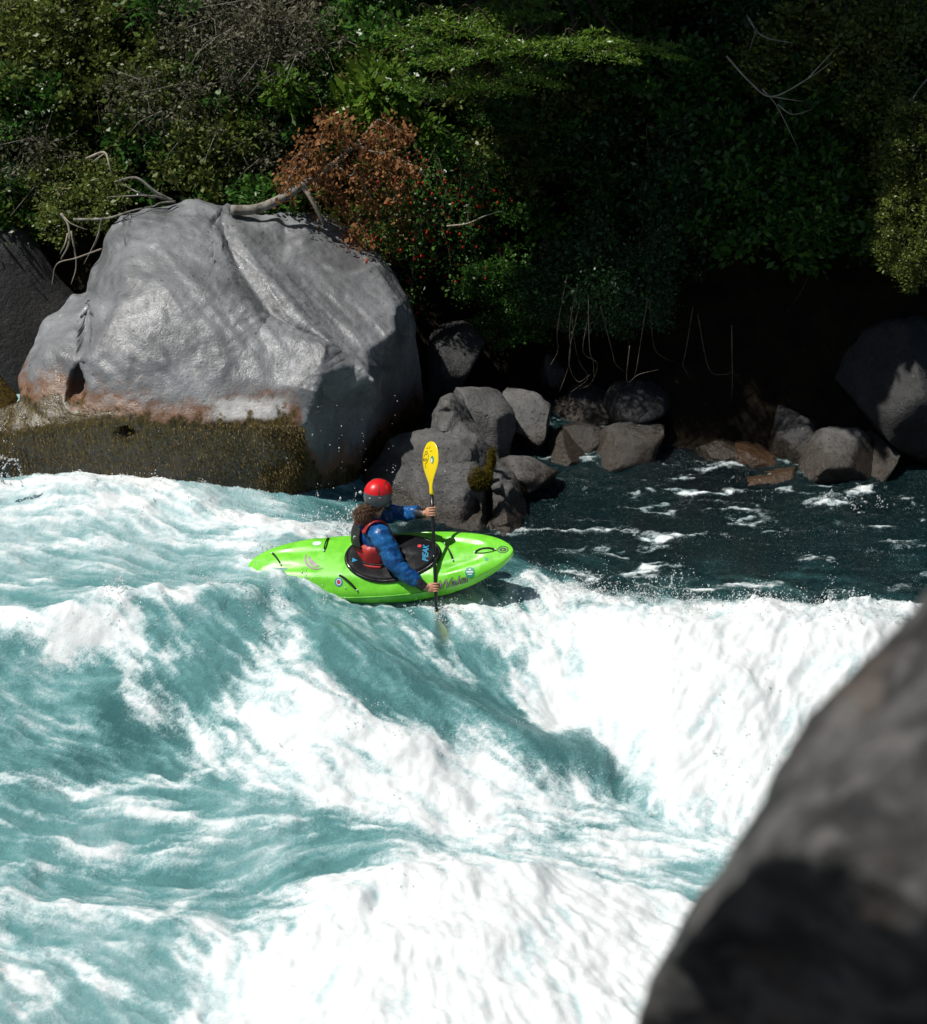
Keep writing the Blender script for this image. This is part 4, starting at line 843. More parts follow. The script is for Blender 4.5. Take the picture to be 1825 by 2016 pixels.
# ------------------------------------------------------------------ the kayak
t = NT('kayak_green_plastic'); o_ = t.obj(); nb = t.noise(7, 5, .6, o_); nf = t.noise(90, 3, .7, o_)
mp_ = t.n('ShaderNodeMapping'); mp_.inputs['Scale'].default_value = (3, 40, 40); t.l(o_, mp_.inputs[0]); sc_ = t.noise(3, 4, .7, mp_.outputs[0])
c_ = t.mix(t.mapr(nb, .35, .65), (0.145, 0.56, 0.028), (0.19, 0.66, 0.04)); c_ = t.mix(t.mapr(sc_, .62, .70, 0, .45), c_, (0.30, 0.70, 0.12)); c_ = t.mix(t.mapr(nf, .66, .74, 0, .6), c_, (0.42, 0.80, 0.28))
M['plastic'] = t.end(t.bsdf(c_, t.mapr(nb, .3, .7, .18, .42), .5, t.bump(t.math('ADD', nf, t.math('MULTIPLY', sc_, .4)), .16, .006)).outputs[0])
M['black_strap'] = simple('black_webbing', (0.012, 0.012, 0.013), 0.5, 0.4, .2, 60)
M['neoprene'] = simple('black_neoprene', (0.006, 0.006, 0.008), 0.55, 0.18, .25, 40, .3)
M['rubber'] = simple('black_rubber', (0.010, 0.010, 0.011), 0.22, 0.5, .1, 20)
M['cyan'] = simple('cyan_print', (0.015, 0.25, 0.46), 0.5); M['red_print'] = simple('red_print', (0.6, 0.03, 0.04), 0.5)
M['grey_print'] = simple('grey_print', (0.30, 0.27, 0.26), 0.5); M['dark_print'] = simple('dark_print', (0.035, 0.04, 0.035), 0.5)
M['sticker_green'] = simple('sticker_green', (0.02, 0.26, 0.17), 0.4); M['sticker_white'] = simple('sticker_white', (0.62, 0.72, 0.70), 0.4); M['sticker_blue'] = simple('sticker_blue', (0.05, 0.16, 0.42), 0.4)
HIP = PZ(745, 1125, 0.47)
LK = 1.32
def sec(tt):                                            # width, keel, rail, deck heights at station -1..1
    wdt = 0.345 * max(0.0, 1 - abs(tt) ** (2.9 if tt > 0 else 2.3)) ** 0.62
    kz = 0.30 * max(0, (tt - .15) / .85) ** 2.1 + 0.20 * max(0, (-tt - .35) / .65) ** 2
    rz = 0.215 + 0.15 * max(0, tt) ** 2 + 0.07 * min(0, tt) ** 2
    dz = rz + (0.125 - 0.03 * tt) * (1 - abs(tt) ** 3) ** .8
    return wdt, kz, rz, dz
NS, NC = 97, 72; V, F = [], []
for i in range(NS):
    tt = -math.cos(math.pi * i / (NS - 1)) * .9995; wd_, kz, rz, dz = sec(tt); x = tt * (LK if tt > 0 else 1.05)
    for k in range(NC):
        a = 2 * math.pi * k / NC; c, s = math.cos(a), math.sin(a)
        y = wd_ * math.copysign(abs(c) ** .62, c)
        zz = rz + (dz - rz) * abs(s) ** 1.15 if s >= 0 else rz - (rz - kz) * abs(s) ** .62
        if s > 0.15:
            zz -= 0.022 * math.exp(-((abs(y) - .085) / .022) ** 2) * float(sstep(-.95, -.62, np.array(x)) * (1 - sstep(-.42, -.34, np.array(x))))
            yl = .20 - .30 * (x - .6)                                 # bow shoulder crease
            zz -= 0.020 * math.exp(-((abs(y) - max(.04, yl)) / .03) ** 2) * float(sstep(.62, .75, np.array(x)) * (1 - sstep(.98, 1.12, np.array(x))))
            zz -= 0.016 * float(sstep(.20, .27, np.array(abs(y)))) * (1 if -.45 < x < .55 else .3)
        if s > 0: zz -= .10 * float(1 - sstep(.74, .93, np.array(math.hypot((x - .26) / .415, y / .243))))
        V.append((x, y, zz))
for i in range(NS - 1):
    for k in range(NC): F.append((i * NC + k, i * NC + (k + 1) % NC, (i + 1) * NC + (k + 1) % NC, (i + 1) * NC + k))
F.append(tuple(range(NC))); F.append(tuple((NS - 1) * NC + k for k in range(NC))[::-1])
KM = Matrix.Translation((HIP[0] - 0.08, HIP[1] + 0.03, 0.365)) @ Matrix.Rotation(R(-5.0), 4, 'Z') @ Matrix.Rotation(R(-5.0), 4, 'Y') @ Matrix.Rotation(R(27), 4, 'X')
me = make_mesh('hull', V, F, M['plastic']); fix_normals(me)
kayak = link('kayak', None, label='lime green whitewater kayak sliding over the wave', cat='kayak'); kayak.matrix_world = KM
link('hull', me, kayak)
bvh = BVHTree.FromPolygons([Vector(v) for v in V], F); KI = KM.inverted()
def deck(x, y):
    h = bvh.ray_cast(Vector((x, y, 1)), Vector((0, 0, -1))); return (h[0], h[1]) if h[0] else (Vector((x, y, .25)), Vector((0, 0, 1)))
def deck_at(px, py):                                    # the deck point seen at a place in the photograph
    o = KI @ Vector((0, 0, CAMZ)); d = (KI.to_3x3() @ Vector(ray(px, py))).normalized(); h = bvh.ray_cast(o, d)
    return h[0] if h[0] else Vector((0.4, 0, .3))
def sheet(name, polys, mat, off, org, ex, ey, cast=None, parent=None):   # flat print laid onto the hull
    mb_ = MB(); cast = cast or Vector((0, 0, -1)); parent = parent or kayak
    vs = []
    for p in polys[0]:
        q = org + ex * p[0] + ey * p[1]; h = bvh.ray_cast(q - cast * .4, cast); vs.append((h[0] + (h[1] if h[1].dot(cast) < 0 else -h[1]) * off) if h[0] else q)
    return link(name, make_mesh(name, [tuple(v) for v in vs], polys[1], mat, False), parent)
def disc(r0, r1=0.0, n=28, nr=3, sx=1.0):
    v, f = [], []; rr = np.linspace(max(r1, 1e-4), r0, nr + 1)
    for q in rr: v += [(q * math.cos(2 * math.pi * k / n) * sx, q * math.sin(2 * math.pi * k / n)) for k in range(n)]
    for i in range(nr):
        for k in range(n): f.append((i * n + k, i * n + (k + 1) % n, (i + 1) * n + (k + 1) % n, (i + 1) * n + k))
    return v, f
def text_poly(body, size, shear=0.0, bold=0.0):
    cu = bpy.data.curves.new('t', 'FONT'); cu.body = body; cu.size = size; cu.shear = shear; cu.offset = bold; cu.align_x = 'CENTER'; cu.resolution_u = 3
    ob = bpy.data.objects.new('t', cu); scn.collection.objects.link(ob); me_ = bpy.data.meshes.new_from_object(ob.evaluated_get(bpy.context.evaluated_depsgraph_get()))
    bm = bmesh.new(); bm.from_mesh(me_); bmesh.ops.triangulate(bm, faces=bm.faces[:]); bmesh.ops.subdivide_edges(bm, edges=[e for e in bm.edges if e.calc_length() > .03], cuts=2, use_grid_fill=False); bmesh.ops.triangulate(bm, faces=bm.faces[:])
    bm.verts.index_update(); v = [(q.co.x, q.co.y) for q in bm.verts]; f = [tuple(x.index for x in q.verts) for q in bm.faces]; bm.free()
    bpy.data.objects.remove(ob); return v, f
X, Yv, Zv = Vector((1, 0, 0)), Vector((0, 1, 0)), Vector((0, 0, 1))
# cockpit: coaming, spray deck
CX, CA, CB = 0.26, 0.415, 0.243
def cock(t_, k=1.0):
    x = CX + CA * k * math.cos(t_); y = CB * k * math.sin(t_) * (1.0 - .10 * math.cos(t_)); return x, y
ring = []
for k in range(64):
    x, y = cock(2 * math.pi * k / 64); h, n_ = deck(x, y); ring.append((x, y, 0.92 * h.z + 0.08 * deck(x, 0)[0].z + .010))
v, f = tube(ring + ring[:1], .017, 10, False); link('cockpit_rim', make_mesh('cockpit_rim', v, f, M['rubber']), kayak)
V, F = [], []; NR = 14
for i in range(NR + 1):
    q = i / NR
    for k in range(64):
        x, y = cock(2 * math.pi * k / 64, 1.035 * q); rx, ry, rz_ = ring[k]; dome = .055 * (1 - q * q) - .105 * (1 - q * q) * math.exp(-((x - .07) / .2) ** 2 - (y / .22) ** 2) + .012 * float(fbm(np.array([[x * 7, y * 9, 0]]), 3, 5)[0])
        zc = rz_ + .018 + dome - (.03 if i == NR else 0); V.append((x, y, zc))
for i in range(NR):
    for k in range(64): F.append((i * 64 + k, i * 64 + (k + 1) % 64, (i + 1) * 64 + (k + 1) % 64, (i + 1) * 64 + k))
sk_V, sk_F = V, F
skirt = link('spray_deck', make_mesh('spray_deck', V, F, M['neoprene']), kayak)
hull_bvh = bvh
bvh = BVHTree.FromPolygons([Vector(v) for v in sk_V], sk_F)
tp = text_poly('PEAK', .070, .25, .002); p = deck_at(836, 1088); sheet('lettering', tp, M['cyan'], .003, Vector((p.x + .03, p.y, .4)), Yv * 1.0, -X * 1.0, parent=skirt)
sheet('emblem', disc(.018, 0), M['red_print'], .003, deck_at(826, 1075) + Vector((0, 0, .03)), X, Yv, parent=skirt)
sheet('emblem', disc(.030, 0.0, 3), M['cyan'], .004, deck_at(697, 1103) + Vector((0, 0, .03)), X, Yv, parent=skirt)
link('grab_loop', MB().add(*tube(catmull([(.70, -.03, deck(.7, 0)[0].z + .035), (.77, -.01, deck(.77, 0)[0].z + .03), (.78, .02, deck(.78, 0)[0].z + .02), (.70, .04, deck(.7, 0)[0].z + .03)], 6), .010, 6)).mesh('grab_loop', M['neoprene']), skirt)
bvh = hull_bvh
def handle(p0, p1):
    a, b = deck_at(*p0), deck_at(*p1); m = (a + b) / 2 + Vector((0, 0, .05))
    v, f = tube(catmull([tuple(a + Vector((0, 0, .004))), tuple(a * .7 + b * .3 + Vector((0, 0, .04))), tuple(a * .3 + b * .7 + Vector((0, 0, .04))), tuple(b + Vector((0, 0, .004)))], 6), .011, 8, True, .55)
    hd = link('handle', make_mesh('handle', v, f, M['black_strap']), kayak)
    for q in (a, b):
        v, f = ico(2); link('bolt', make_mesh('bolt', v * (.009, .009, .006) + np.array(q) + (0, 0, .013), f, M['sticker_white']), hd)
for p0, p1 in [((876,1071),(892,1104)),((935,1088),(975,1083)),((648,1060),(638,1085)),((668,1133),(703,1163)),((536,1090),(553,1112))]: handle(p0, p1)
for nm, px, py, r0, mt, ex in [('sticker',925,1126,.042,'sticker_green',1.0),('sticker',687-20,1146,.034,'sticker_blue',1.0),('sticker',624,1070,.028,'sticker_white',1.4),('sticker',958,1101,.016,'sticker_green',1.0)]:
    p = deck_at(px, py); st = sheet(nm, disc(r0, 0, 28, 3, ex), M[mt], .003, Vector((p.x, p.y, .4)), X, Yv)
    if mt == 'sticker_green' and r0 > .03:
        sheet('print', ([(-.03,-.006),(.03,-.006),(.03,.006),(-.03,.006)], [(0,1,2,3)]), M['sticker_white'], .005, Vector((p.x, p.y, .4)), X, Yv, parent=st); sheet('print', ([(-.012,.014),(.012,.014),(0,.032)], [(0,1,2)]), M['sticker_white'], .005, Vector((p.x, p.y, .4)), X, Yv, parent=st)
        sheet('print', ([(-.02,-.022),(.02,-.022),(.02,-.014),(-.02,-.014)], [(0,1,2,3)]), M['sticker_white'], .005, Vector((p.x, p.y, .4)), X, Yv, parent=st)
    if mt == 'sticker_blue': sheet('print', disc(.024, .017, 24, 1), M['sticker_white'], .005, Vector((p.x, p.y, .4)), X, Yv, parent=st); sheet('print', disc(.013), M['red_print'], .005, Vector((p.x, p.y, .4)), X, Yv, parent=st)
p = deck_at(990, 1082); st = sheet('emblem', disc(.038, .031, 28, 1, 1.3), M['dark_print'], .003, Vector((p.x, p.y, .4)), X, Yv); sheet('print', disc(.02, .008, 20, 1, 1.6), M['dark_print'], .003, Vector((p.x, p.y, .4)), X, Yv, parent=st)
p = deck_at(612, 1105); ex, ey = Vector((.75, -.66, 0)), Vector((.66, .75, 0))
def arc(r0, r1, a0, a1, n=20):
    v = []
    for k in range(n + 1):
        a = a0 + (a1 - a0) * k / n; wv = math.sin(math.pi * k / n) ** .7; v += [(r0 * math.cos(a), r0 * math.sin(a)), ((r0 - (r0 - r1) * wv) * math.cos(a), (r0 - (r0 - r1) * wv) * math.sin(a))]
    return v, [(2 * k, 2 * k + 2, 2 * k + 3, 2 * k + 1) for k in range(n)]
st = sheet('emblem', arc(.12, .095, R(150), R(300)), M['grey_print'], .003, Vector((p.x + .06, p.y + .03, .4)), X, Yv)
sheet('print', arc(.085, .045, R(160), R(290)), M['grey_print'], .003, Vector((p.x + .06, p.y + .03, .4)), X, Yv, parent=st)
p = deck_at(890, 1147); cst = Vector((0, .75, -.66))
tp = text_poly('Waka', .115, .4, .003); st = sheet('lettering', tp, M['dark_print'], .003, Vector((p.x, p.y, p.z)) - Vector((0, .0, .04)), Vector((.97, .05, .22)), Vector((-.1, .35, .85)), cst)
tp = text_poly('Waka', .115, .4, -.0012); sheet('lettering', tp, M['grey_print'], .0055, Vector((p.x, p.y, p.z)) - Vector((0, .0, .04)), Vector((.97, .05, .22)), Vector((-.1, .35, .85)), cst, st)

# ------------------------------------------------------------------ the paddle
M['yellow'] = simple('yellow_blade', (0.80, 0.60, 0.004), 0.35, 0.5, 0.05, 12); M['carbon'] = simple('black_shaft', (0.012, 0.012, 0.014), 0.25, 0.6, .2, 50)
def L2W(p): return HIP + np.array(p)
HAND_L = PZ(857, 1158, 0); HAND_L = P(857.5, 1157, HIP[1] - .43); HAND_U = P(851.5, 1008, HIP[1] - .11)
sdir = HAND_U - HAND_L; sl = np.linalg.norm(sdir); sdir /= sl
def at_py(py):                                           # point on the shaft line at that height in the picture
    best = min(np.linspace(-1.2, 2.2, 3401), key=lambda t_: abs(proj(HAND_L + sdir * t_)[1] - py)); return HAND_L + sdir * best
def proj(p):
    q = np.asarray(p) - (0, 0, CAMZ); fz = q[1] * math.cos(PITCH) - q[2] * math.sin(PITCH); up = q[1] * math.sin(PITCH) + q[2] * math.cos(PITCH)
    return W / 2 + FPX * q[0] / fz, H / 2 - FPX * up / fz
TOP, NECK, WTR, TIP = at_py(868), at_py(972), at_py(1205), at_py(1278)
paddle = link('paddle', None, label='yellow-bladed kayak paddle with black shaft held upright', cat='paddle'); paddle.location = TIP
Tp = Vector(TIP)
def pl(pts): return [np.asarray(q) - TIP for q in pts]
link('shaft', MB().add(*tube(pl([NECK, HAND_U, (HAND_U + HAND_L) / 2, HAND_L, WTR]), .0155, 12)).mesh('shaft', M['carbon']), paddle)
link('joint_collar', MB().add(*tube(pl([HAND_L + sdir * (sl * .36), HAND_L + sdir * (sl * .44)]), .019, 12)).mesh('joint_collar', M['rubber']), paddle)
def blade(name, neck, tip, side, nrm, mirror=1):
    ax = tip - neck; L = np.linalg.norm(ax); ax /= L; nrm = nrm - ax * (nrm @ ax); nrm /= np.linalg.norm(nrm); sd_ = np.cross(ax, nrm) * mirror
    V, F = [], []; n = 26; m = 12
    for i in range(n + 1):
        t_ = i / n
        base = .017 + (.105 - .017) * float(sstep(.10, .62, np.array(t_)))
        endc = math.sqrt(max(0, 1 - max(0, (t_ - .66) / .34) ** 2.4)); lo = -base * endc * .86 ; hi = base * endc * 1.12
        lo += 0.03 * max(0, t_ - .75) * 2 ; 
        for layer in (1, -1):
            for j in range(m + 1):
                u = lo + (hi - lo) * j / m; cu = .018 * math.sin(math.pi * t_) * (1 if t_ > 0 else 0) - .5 * u * u * min(1, t_ * 3)
                rib = .012 * math.exp(-(u / .014) ** 2) * (1 - t_) ; thick = .0035 + (.0125 * (1 - float(sstep(0, .25, np.array(t_)))))
                ed = math.sqrt(max(.0, 1 - (2 * j / m - 1) ** 2))
                V.append(neck + ax * L * t_ + sd_ * u + nrm * (cu + layer * (thick * (.25 + .75 * ed) + rib * .5 * ed)))
    row = 2 * (m + 1)
    for i in range(n):
        for lay in range(2):
            for j in range(m):
                a = i * row + lay * (m + 1) + j; F.append((a, a + 1, a + row + 1, a + row))
        for j in (0, m): a = i * row + j; b = a + m + 1; F.append((a, b, b + row, a + row))
    F.append(tuple(range(m + 1)) + tuple(range(2 * m + 1, m, -1))); e = n * row; F.append(tuple(range(e, e + m + 1)) + tuple(range(e + 2 * m + 1, e + m, -1)))
    me = make_mesh(name, [q - TIP for q in V], F, M['yellow']); fix_normals(me); o = link(name, me, paddle)
    return o, ax, sd_, nrm, L
to_cam = np.array([-0.85, -.62, .42])
bo, bax, bsd, bnr, bL = blade('blade', NECK - sdir * .01, TOP, None, to_cam, 1)
blade('blade', WTR + sdir * .0, TIP, None, np.array([-.35, -.5, .8]), -1)
bb = BVHTree.FromPolygons([v.co for v in bo.data.vertices], [tuple(p.vertices) for p in bo.data.polygons])
def on_blade(u, t_, off=.0025):
    q = Vector(NECK - sdir * .01 - TIP + bax * bL * t_ + bsd * u + bnr * .2); h = bb.ray_cast(q, Vector(-bnr)); return np.array(h[0]) + bnr * off if h[0] else None
sgn = 1 if proj(np.array(NECK) + bsd * .1)[0] > proj(NECK)[0] else -1
def mark(pts, wd_=.0016):
    q = [on_blade(sgn * u, t_) for u, t_ in pts]; q = [a for a in q if a is not None]
    if len(q) > 2: return tube(catmull(q, 3), wd_, 5)
mb = MB()
for pts in [[(-.052 + .050 * math.cos(a), .70 + .115 * math.sin(a)) for a in np.linspace(-1.5, 1.5, 9)], [(-.045,.82),(-.05,.77),(-.035,.75),(-.022,.78),(-.02,.82)], [(-.075,.74),(-.06,.73),(-.052,.76)], [(-.06,.63),(-.05,.69),(-.04,.63)],
            [(-.035,.62),(-.028,.68),(-.018,.64)], [(-.078,.64),(-.072,.7),(-.066,.64)], [(-.03,.86),(-.02,.88)] + [(-.012,.86)], [(.005,.85),(.012,.88),(.016,.9)], [(.02,.80),(.035,.805),(.045,.80)], [(-.045,.50),(-.046,.54),(-.044,.57)]]:
    q = mark(pts)
    if q: mb.add(*q)
link('marker_scribble', mb.mesh('marker_scribble', M['dark_print']), bo)
def patch(nm, u0, t0, ru, rt, mt, off):
    vs = [on_blade(sgn * (u0 + ru * math.cos(a)), t0 + rt * math.sin(a), off) for a in np.linspace(0, 2 * math.pi, 20, endpoint=False)]; vs = [a for a in vs if a is not None]
    if len(vs) > 4: link(nm, make_mesh(nm, vs, [tuple(range(len(vs)))], M[mt], False), bo)
patch('sticker', .047, .64, .020, .07, 'sticker_green', .003); patch('sticker', .043, .625, .012, .042, 'sticker_white', .0042)

# ------------------------------------------------------------------ the kayaker
t = NT('skin'); nz = t.noise(40, 4, .6, t.obj()); sk = t.bsdf(t.mix(nz, (0.42, 0.20, 0.125), (0.56, 0.29, 0.19)), .5, .4, t.bump(nz, .2, .004))
sk.inputs['Subsurface Weight'].default_value = .08; sk.inputs['Subsurface Radius'].default_value = (.01, .004, .002); M['skin'] = t.end(sk.outputs[0])
def mat_fabric(name, a, b, rough=.42):
    t = NT(name); o = t.obj(); n1 = t.noise(9, 5, .65, o, .5); n2 = t.noise(34, 4, .6, o, 1.0)
    return t.end(t.bsdf(t.mix(t.mapr(n1, .35, .7), a, b), t.mapr(n2, .3, .7, rough - .18, rough + .15), .5, t.bump(t.math('ADD', n1, t.math('MULTIPLY', n2, .35)), .35, .025)).outputs[0])
M['jacket'] = mat_fabric('wet_blue_nylon', (0.004, 0.038, 0.15), (0.014, 0.13, 0.36), .30)
M['vest_red'] = mat_fabric('red_vest_nylon', (0.30, 0.012, 0.014), (0.52, 0.03, 0.03), .55)
M['vest_black'] = mat_fabric('black_vest_panel', (0.008, 0.008, 0.009), (0.018, 0.018, 0.019), .7)
M['cuff'] = mat_fabric('black_latex_cuff', (0.012, 0.012, 0.013), (0.04, 0.04, 0.042), .3)
M['helmet_red'] = simple('helmet_red', (0.62, 0.012, 0.016), .3, .5, .04, 10); M['helmet_grey'] = simple('helmet_grey', (0.075, 0.080, 0.088), .4, .5, .08, 20)
t = NT('brown_hair'); nz = t.attr('tint'); M['hair'] = t.end(t.bsdf(t.ramp(nz, [(0, (0.03, 0.013, 0.006)), (.6, (0.12, 0.055, 0.026)), (1, (0.32, 0.17, 0.09))]), .45, .4).outputs[0])
M['eye'] = simple('eye_dark', (0.02, 0.015, 0.012), .15); M['lip'] = simple('lip', (0.36, 0.12, 0.09), .45); M['strap_tan'] = simple('chin_strap', (0.30, 0.26, 0.13), .6)

ta, ha = R(25), R(50)
FD, RD = np.array([math.cos(ta), math.sin(ta), 0]), np.array([math.sin(ta), -math.cos(ta), 0])
HF, HR = np.array([math.cos(ha), math.sin(ha), 0]), np.array([math.sin(ha), -math.cos(ha), 0])
hl, hu = HAND_L - HIP, HAND_U - HIP
SHR, SHL = np.array([.035, -.185, .435]), np.array([-.115, .155, .455])
ELR, ELL = np.array([.185, -.335, .215]), np.array([.165, .125, .515])
def grip_frame(hand, elbow):
    g = hand - elbow; g = g - sdir * (g @ sdir); g /= np.linalg.norm(g); return g, np.cross(sdir, g)
gR, oR = grip_frame(hl, ELR); gL, oL = grip_frame(hu, ELL)
if oR[1] > 0: oR = -oR
if oL[1] > 0: oL = -oL
PALR, PALL = hl - gR * .040 + oR * .010, hu - gL * .040 + oL * .010
WRR, WRL = hl - gR * .10 + np.array([0, 0, .012]), hu - gL * .10 + np.array([0, 0, -.006])
NECKB, HEADC = np.array([-.045, .0, .50]), np.array([.015, .01, .735])
J = [((0,0,0),.15,.12),((-.015,0,.17),.135,.105),((-.04,0,.34),.16,.115),(NECKB,.075,.07),((-.02,.0,.57),.058,.058),(HEADC+(0,0,-.03),.085,.085),
     (SHR*.8+np.array([-.04,0,.44])*.2,.07,.07),(ELR,.048,.048),(WRR,.030,.034),(PALR,.030,.040),
     (SHL*.8+np.array([-.04,0,.44])*.2,.07,.07),(ELL,.048,.048),(WRL,.030,.034),(PALL,.030,.040),
     ((.14,-.10,-.03),.085,.08),((.52,-.13,.03),.055,.055),((.85,-.07,-.04),.04,.04),((.14,.10,.0),.085,.08),((.52,.13,.06),.055,.055),((.85,.07,-.02),.04,.04)]
E = [(0,1),(1,2),(2,3),(3,4),(4,5),(2,6),(6,7),(7,8),(8,9),(2,10),(10,11),(11,12),(12,13),(0,14),(14,15),(15,16),(0,17),(17,18),(18,19)]
me = bpy.data.meshes.new('sk'); me.from_pydata([tuple(j[0]) for j in J], E, []); ob = bpy.data.objects.new('sk', me); scn.collection.objects.link(ob)
md = ob.modifiers.new('s', 'SKIN'); ss = ob.modifiers.new('d', 'SUBSURF'); ss.levels = ss.render_levels = 2
for i, j in enumerate(J): me.skin_vertices[0].data[i].radius = (j[1], j[2])
me.skin_vertices[0].data[0].use_root = True
bpy.context.view_layer.update()
em = bpy.data.meshes.new_from_object(ob.evaluated_get(bpy.context.evaluated_depsgraph_get()))
bv = np.array([v.co[:] for v in em.vertices]); bf = [tuple(p.vertices) for p in em.polygons]; bpy.data.objects.remove(ob)
body = MB().add(bv, bf)
# head with a face, joined to the neck
v, f = ico(4); x, y, z_ = v[:, 0].copy(), v[:, 1].copy(), v[:, 2].copy()      # x forward, y to the right ear, z up
hv = np.column_stack([x * .095, y * .075, z_ * .118])
hv[:, 0] -= .018 * sstep(.1, 1, -z_) * (x < 0) ; hv[:, 1] *= 1 - .28 * sstep(0, 1, -z_)
hv[:, 0] += .028 * np.exp(-((y) / .16) ** 2 - ((z_ + .18) / .17) ** 2) * (x > 0)                       # nose
hv[:, 0] += .010 * np.exp(-(y / .35) ** 2 - ((z_ + .80) / .18) ** 2) * (x > 0)                          # chin
hv[:, 0] -= .010 * np.exp(-((np.abs(y) - .38) / .16) ** 2 - ((z_ - .02) / .12) ** 2) * (x > 0)          # eye sockets
hv[:, 0] += .007 * np.exp(-(y / .22) ** 2 - ((z_ + .52) / .07) ** 2) * (x > 0)                          # lips
hv[:, 1] += np.sign(y) * .018 * np.exp(-((x + .05) / .16) ** 2 - ((z_ + .12) / .24) ** 2) * (np.abs(y) > .7)  # ears
def head_pt(q): q = np.atleast_2d(q); return HEADC + (0, 0, -.015) + q[:, :1] * HF + q[:, 1:2] * HR + q[:, 2:3] * np.array([0, 0, 1.0])
body.add(head_pt(hv), f)
def fist(hand, g, o, palm, flip):
    for k, (off, ln, rr) in enumerate([(.033, 1.0, .0090), (.011, 1.12, .0095), (-.011, 1.05, .0090), (-.031, .86, .0078)]):
        c = hand + sdir * off; pts = [palm + sdir * off * .9 - g * .004]
        for a in np.linspace(200, 200 - 265 * ln, 8):
            rad = .0155 + rr + .0015; pts.append(c + rad * (g * math.cos(R(a)) + o * math.sin(R(a)) * flip))
        body.add(*tube(catmull(pts, 3), (rr * 1.15, rr * 1.08, rr, rr * .92, rr * .8), 8))
    c = hand + sdir * .052 * 1; rr = .0105; pts = [palm + sdir * .018 - g * .012 + o * .012 * flip * -1]
    for a in (215, 255, 300, 345): pts.append(hand + sdir * .040 + (.0155 + rr) * (g * math.cos(R(a)) + o * math.sin(R(a)) * flip))
    body.add(*tube(catmull(pts, 4), (.0135, .0115, .010, .0085), 8))
    v_, f_ = ico(3); body.add(palm + (v_[:, :1] * g * .040 + v_[:, 1:2] * o * .020 + v_[:, 2:3] * sdir * .044), f_)
fist(hl, gR, oR, PALR, 1); fist(hu, gL, oL, PALL, 1)
person = link('person', body.mesh('person', M['skin']), label='kayaker in red helmet and blue jacket leaning on an upright paddle', cat='person'); person.location = HIP
# face details
for s in (-1, 1):
    v_, f_ = ico(2); link('eye', make_mesh('eye', head_pt(np.array([.083, s * .030, .002]) + v_ * (.006, .010, .006)), f_, M['eye']), person)
v_, f_ = ico(2); link('mouth', make_mesh('mouth', head_pt(np.array([.094, 0, -.062]) + v_ * (.006, .020, .006)), f_, M['lip']), person)
# jacket: torso and sleeves
def wrinkle(v, amp, fr, seed): return v + amp * np.column_stack([fbm(v * fr, 3, seed), fbm(v * fr + 5, 3, seed + 1), fbm(v * fr + 9, 3, seed + 2)])
jk = MB()
cz = [(.0,.02,0),(-.005,.02,.10),(-.02,.01,.20),(-.035,0,.30),(-.045,0,.38),(-.05,0,.44),(-.048,0,.485),(-.042,0,.52),(-.035,0,.555)]
v, f = rings([np.array(c) for c in cz], [.165,.168,.18,.195,.205,.192,.140,.080,.066], [.125,.128,.135,.142,.140,.125,.098,.074,.064], RD, FD, 40); jk.add(wrinkle(wrinkle(v, .018, 8, 1), .008, 24, 3), f)
def sleeve(sh, el, wr, rr, seed):
    inner = np.array([-.045, 0, .40]); pth = catmull([inner * .45 + sh * .55, sh, sh * .5 + el * .5, el, el * .5 + wr * .5, wr - (wr - el) * .22], 14)
    v, f = tube(pth, rr, 22); v = v.reshape(len(pth), 22, 3); th = np.linspace(0, 2 * math.pi, 22, endpoint=False); sl_ = np.concatenate([[0], np.cumsum(np.linalg.norm(np.diff(pth, axis=0), axis=1))])
    S_, T_ = np.meshgrid(sl_, th, indexing='ij'); q = np.stack([S_ * 17 + .9 * np.sin(T_ + seed), np.cos(T_) * .9, np.sin(T_) * .9], -1).reshape(-1, 3)
    d = (1 - 2 * np.abs(fbm(q, 2, seed + 3))).reshape(S_.shape) * .014 + fbm(q * 2.3, 2, seed + 6).reshape(S_.shape) * .006
    rad_ = v - pth[:, None]; v = v + rad_ / (np.linalg.norm(rad_, axis=2, keepdims=True) + 1e-9) * (d - .006)[..., None]
    v = wrinkle(v.reshape(-1, 3), .014, 9, seed); return v, f
jk.add(*sleeve(SHR, ELR, WRR, (.086, .098, .088, .076, .068, .054), 5)); jk.add(*sleeve(SHL, ELL, WRL, (.084, .090, .078, .068, .060, .052), 8))
link('jacket', jk.mesh('jacket', M['jacket']), person)
v, f = rings([np.array(c) for c in [(-.040,0,.525),(-.034,0,.56),(-.028,0,.585)]], [.072,.066,.064], [.070,.065,.062], RD, FD, 28, 1, False); link('collar', make_mesh('collar', v, f, M['helmet_grey']), person)
for el, wr, hand in ((ELR, WRR, PALR), (ELL, WRL, PALL)):
    d = (wr - el) / np.linalg.norm(wr - el); a = wr - d * .085; pth = [a + (wr + d * .01 - a) * q for q in np.linspace(0, 1, 14)]
    rr = np.array([.050 - .010 * q / 13 + (.0028 if q % 2 else 0) for q in range(14)]); v, f = tube(pth, rr, 18); link('cuff', make_mesh('cuff', v, f, M['cuff']), person)
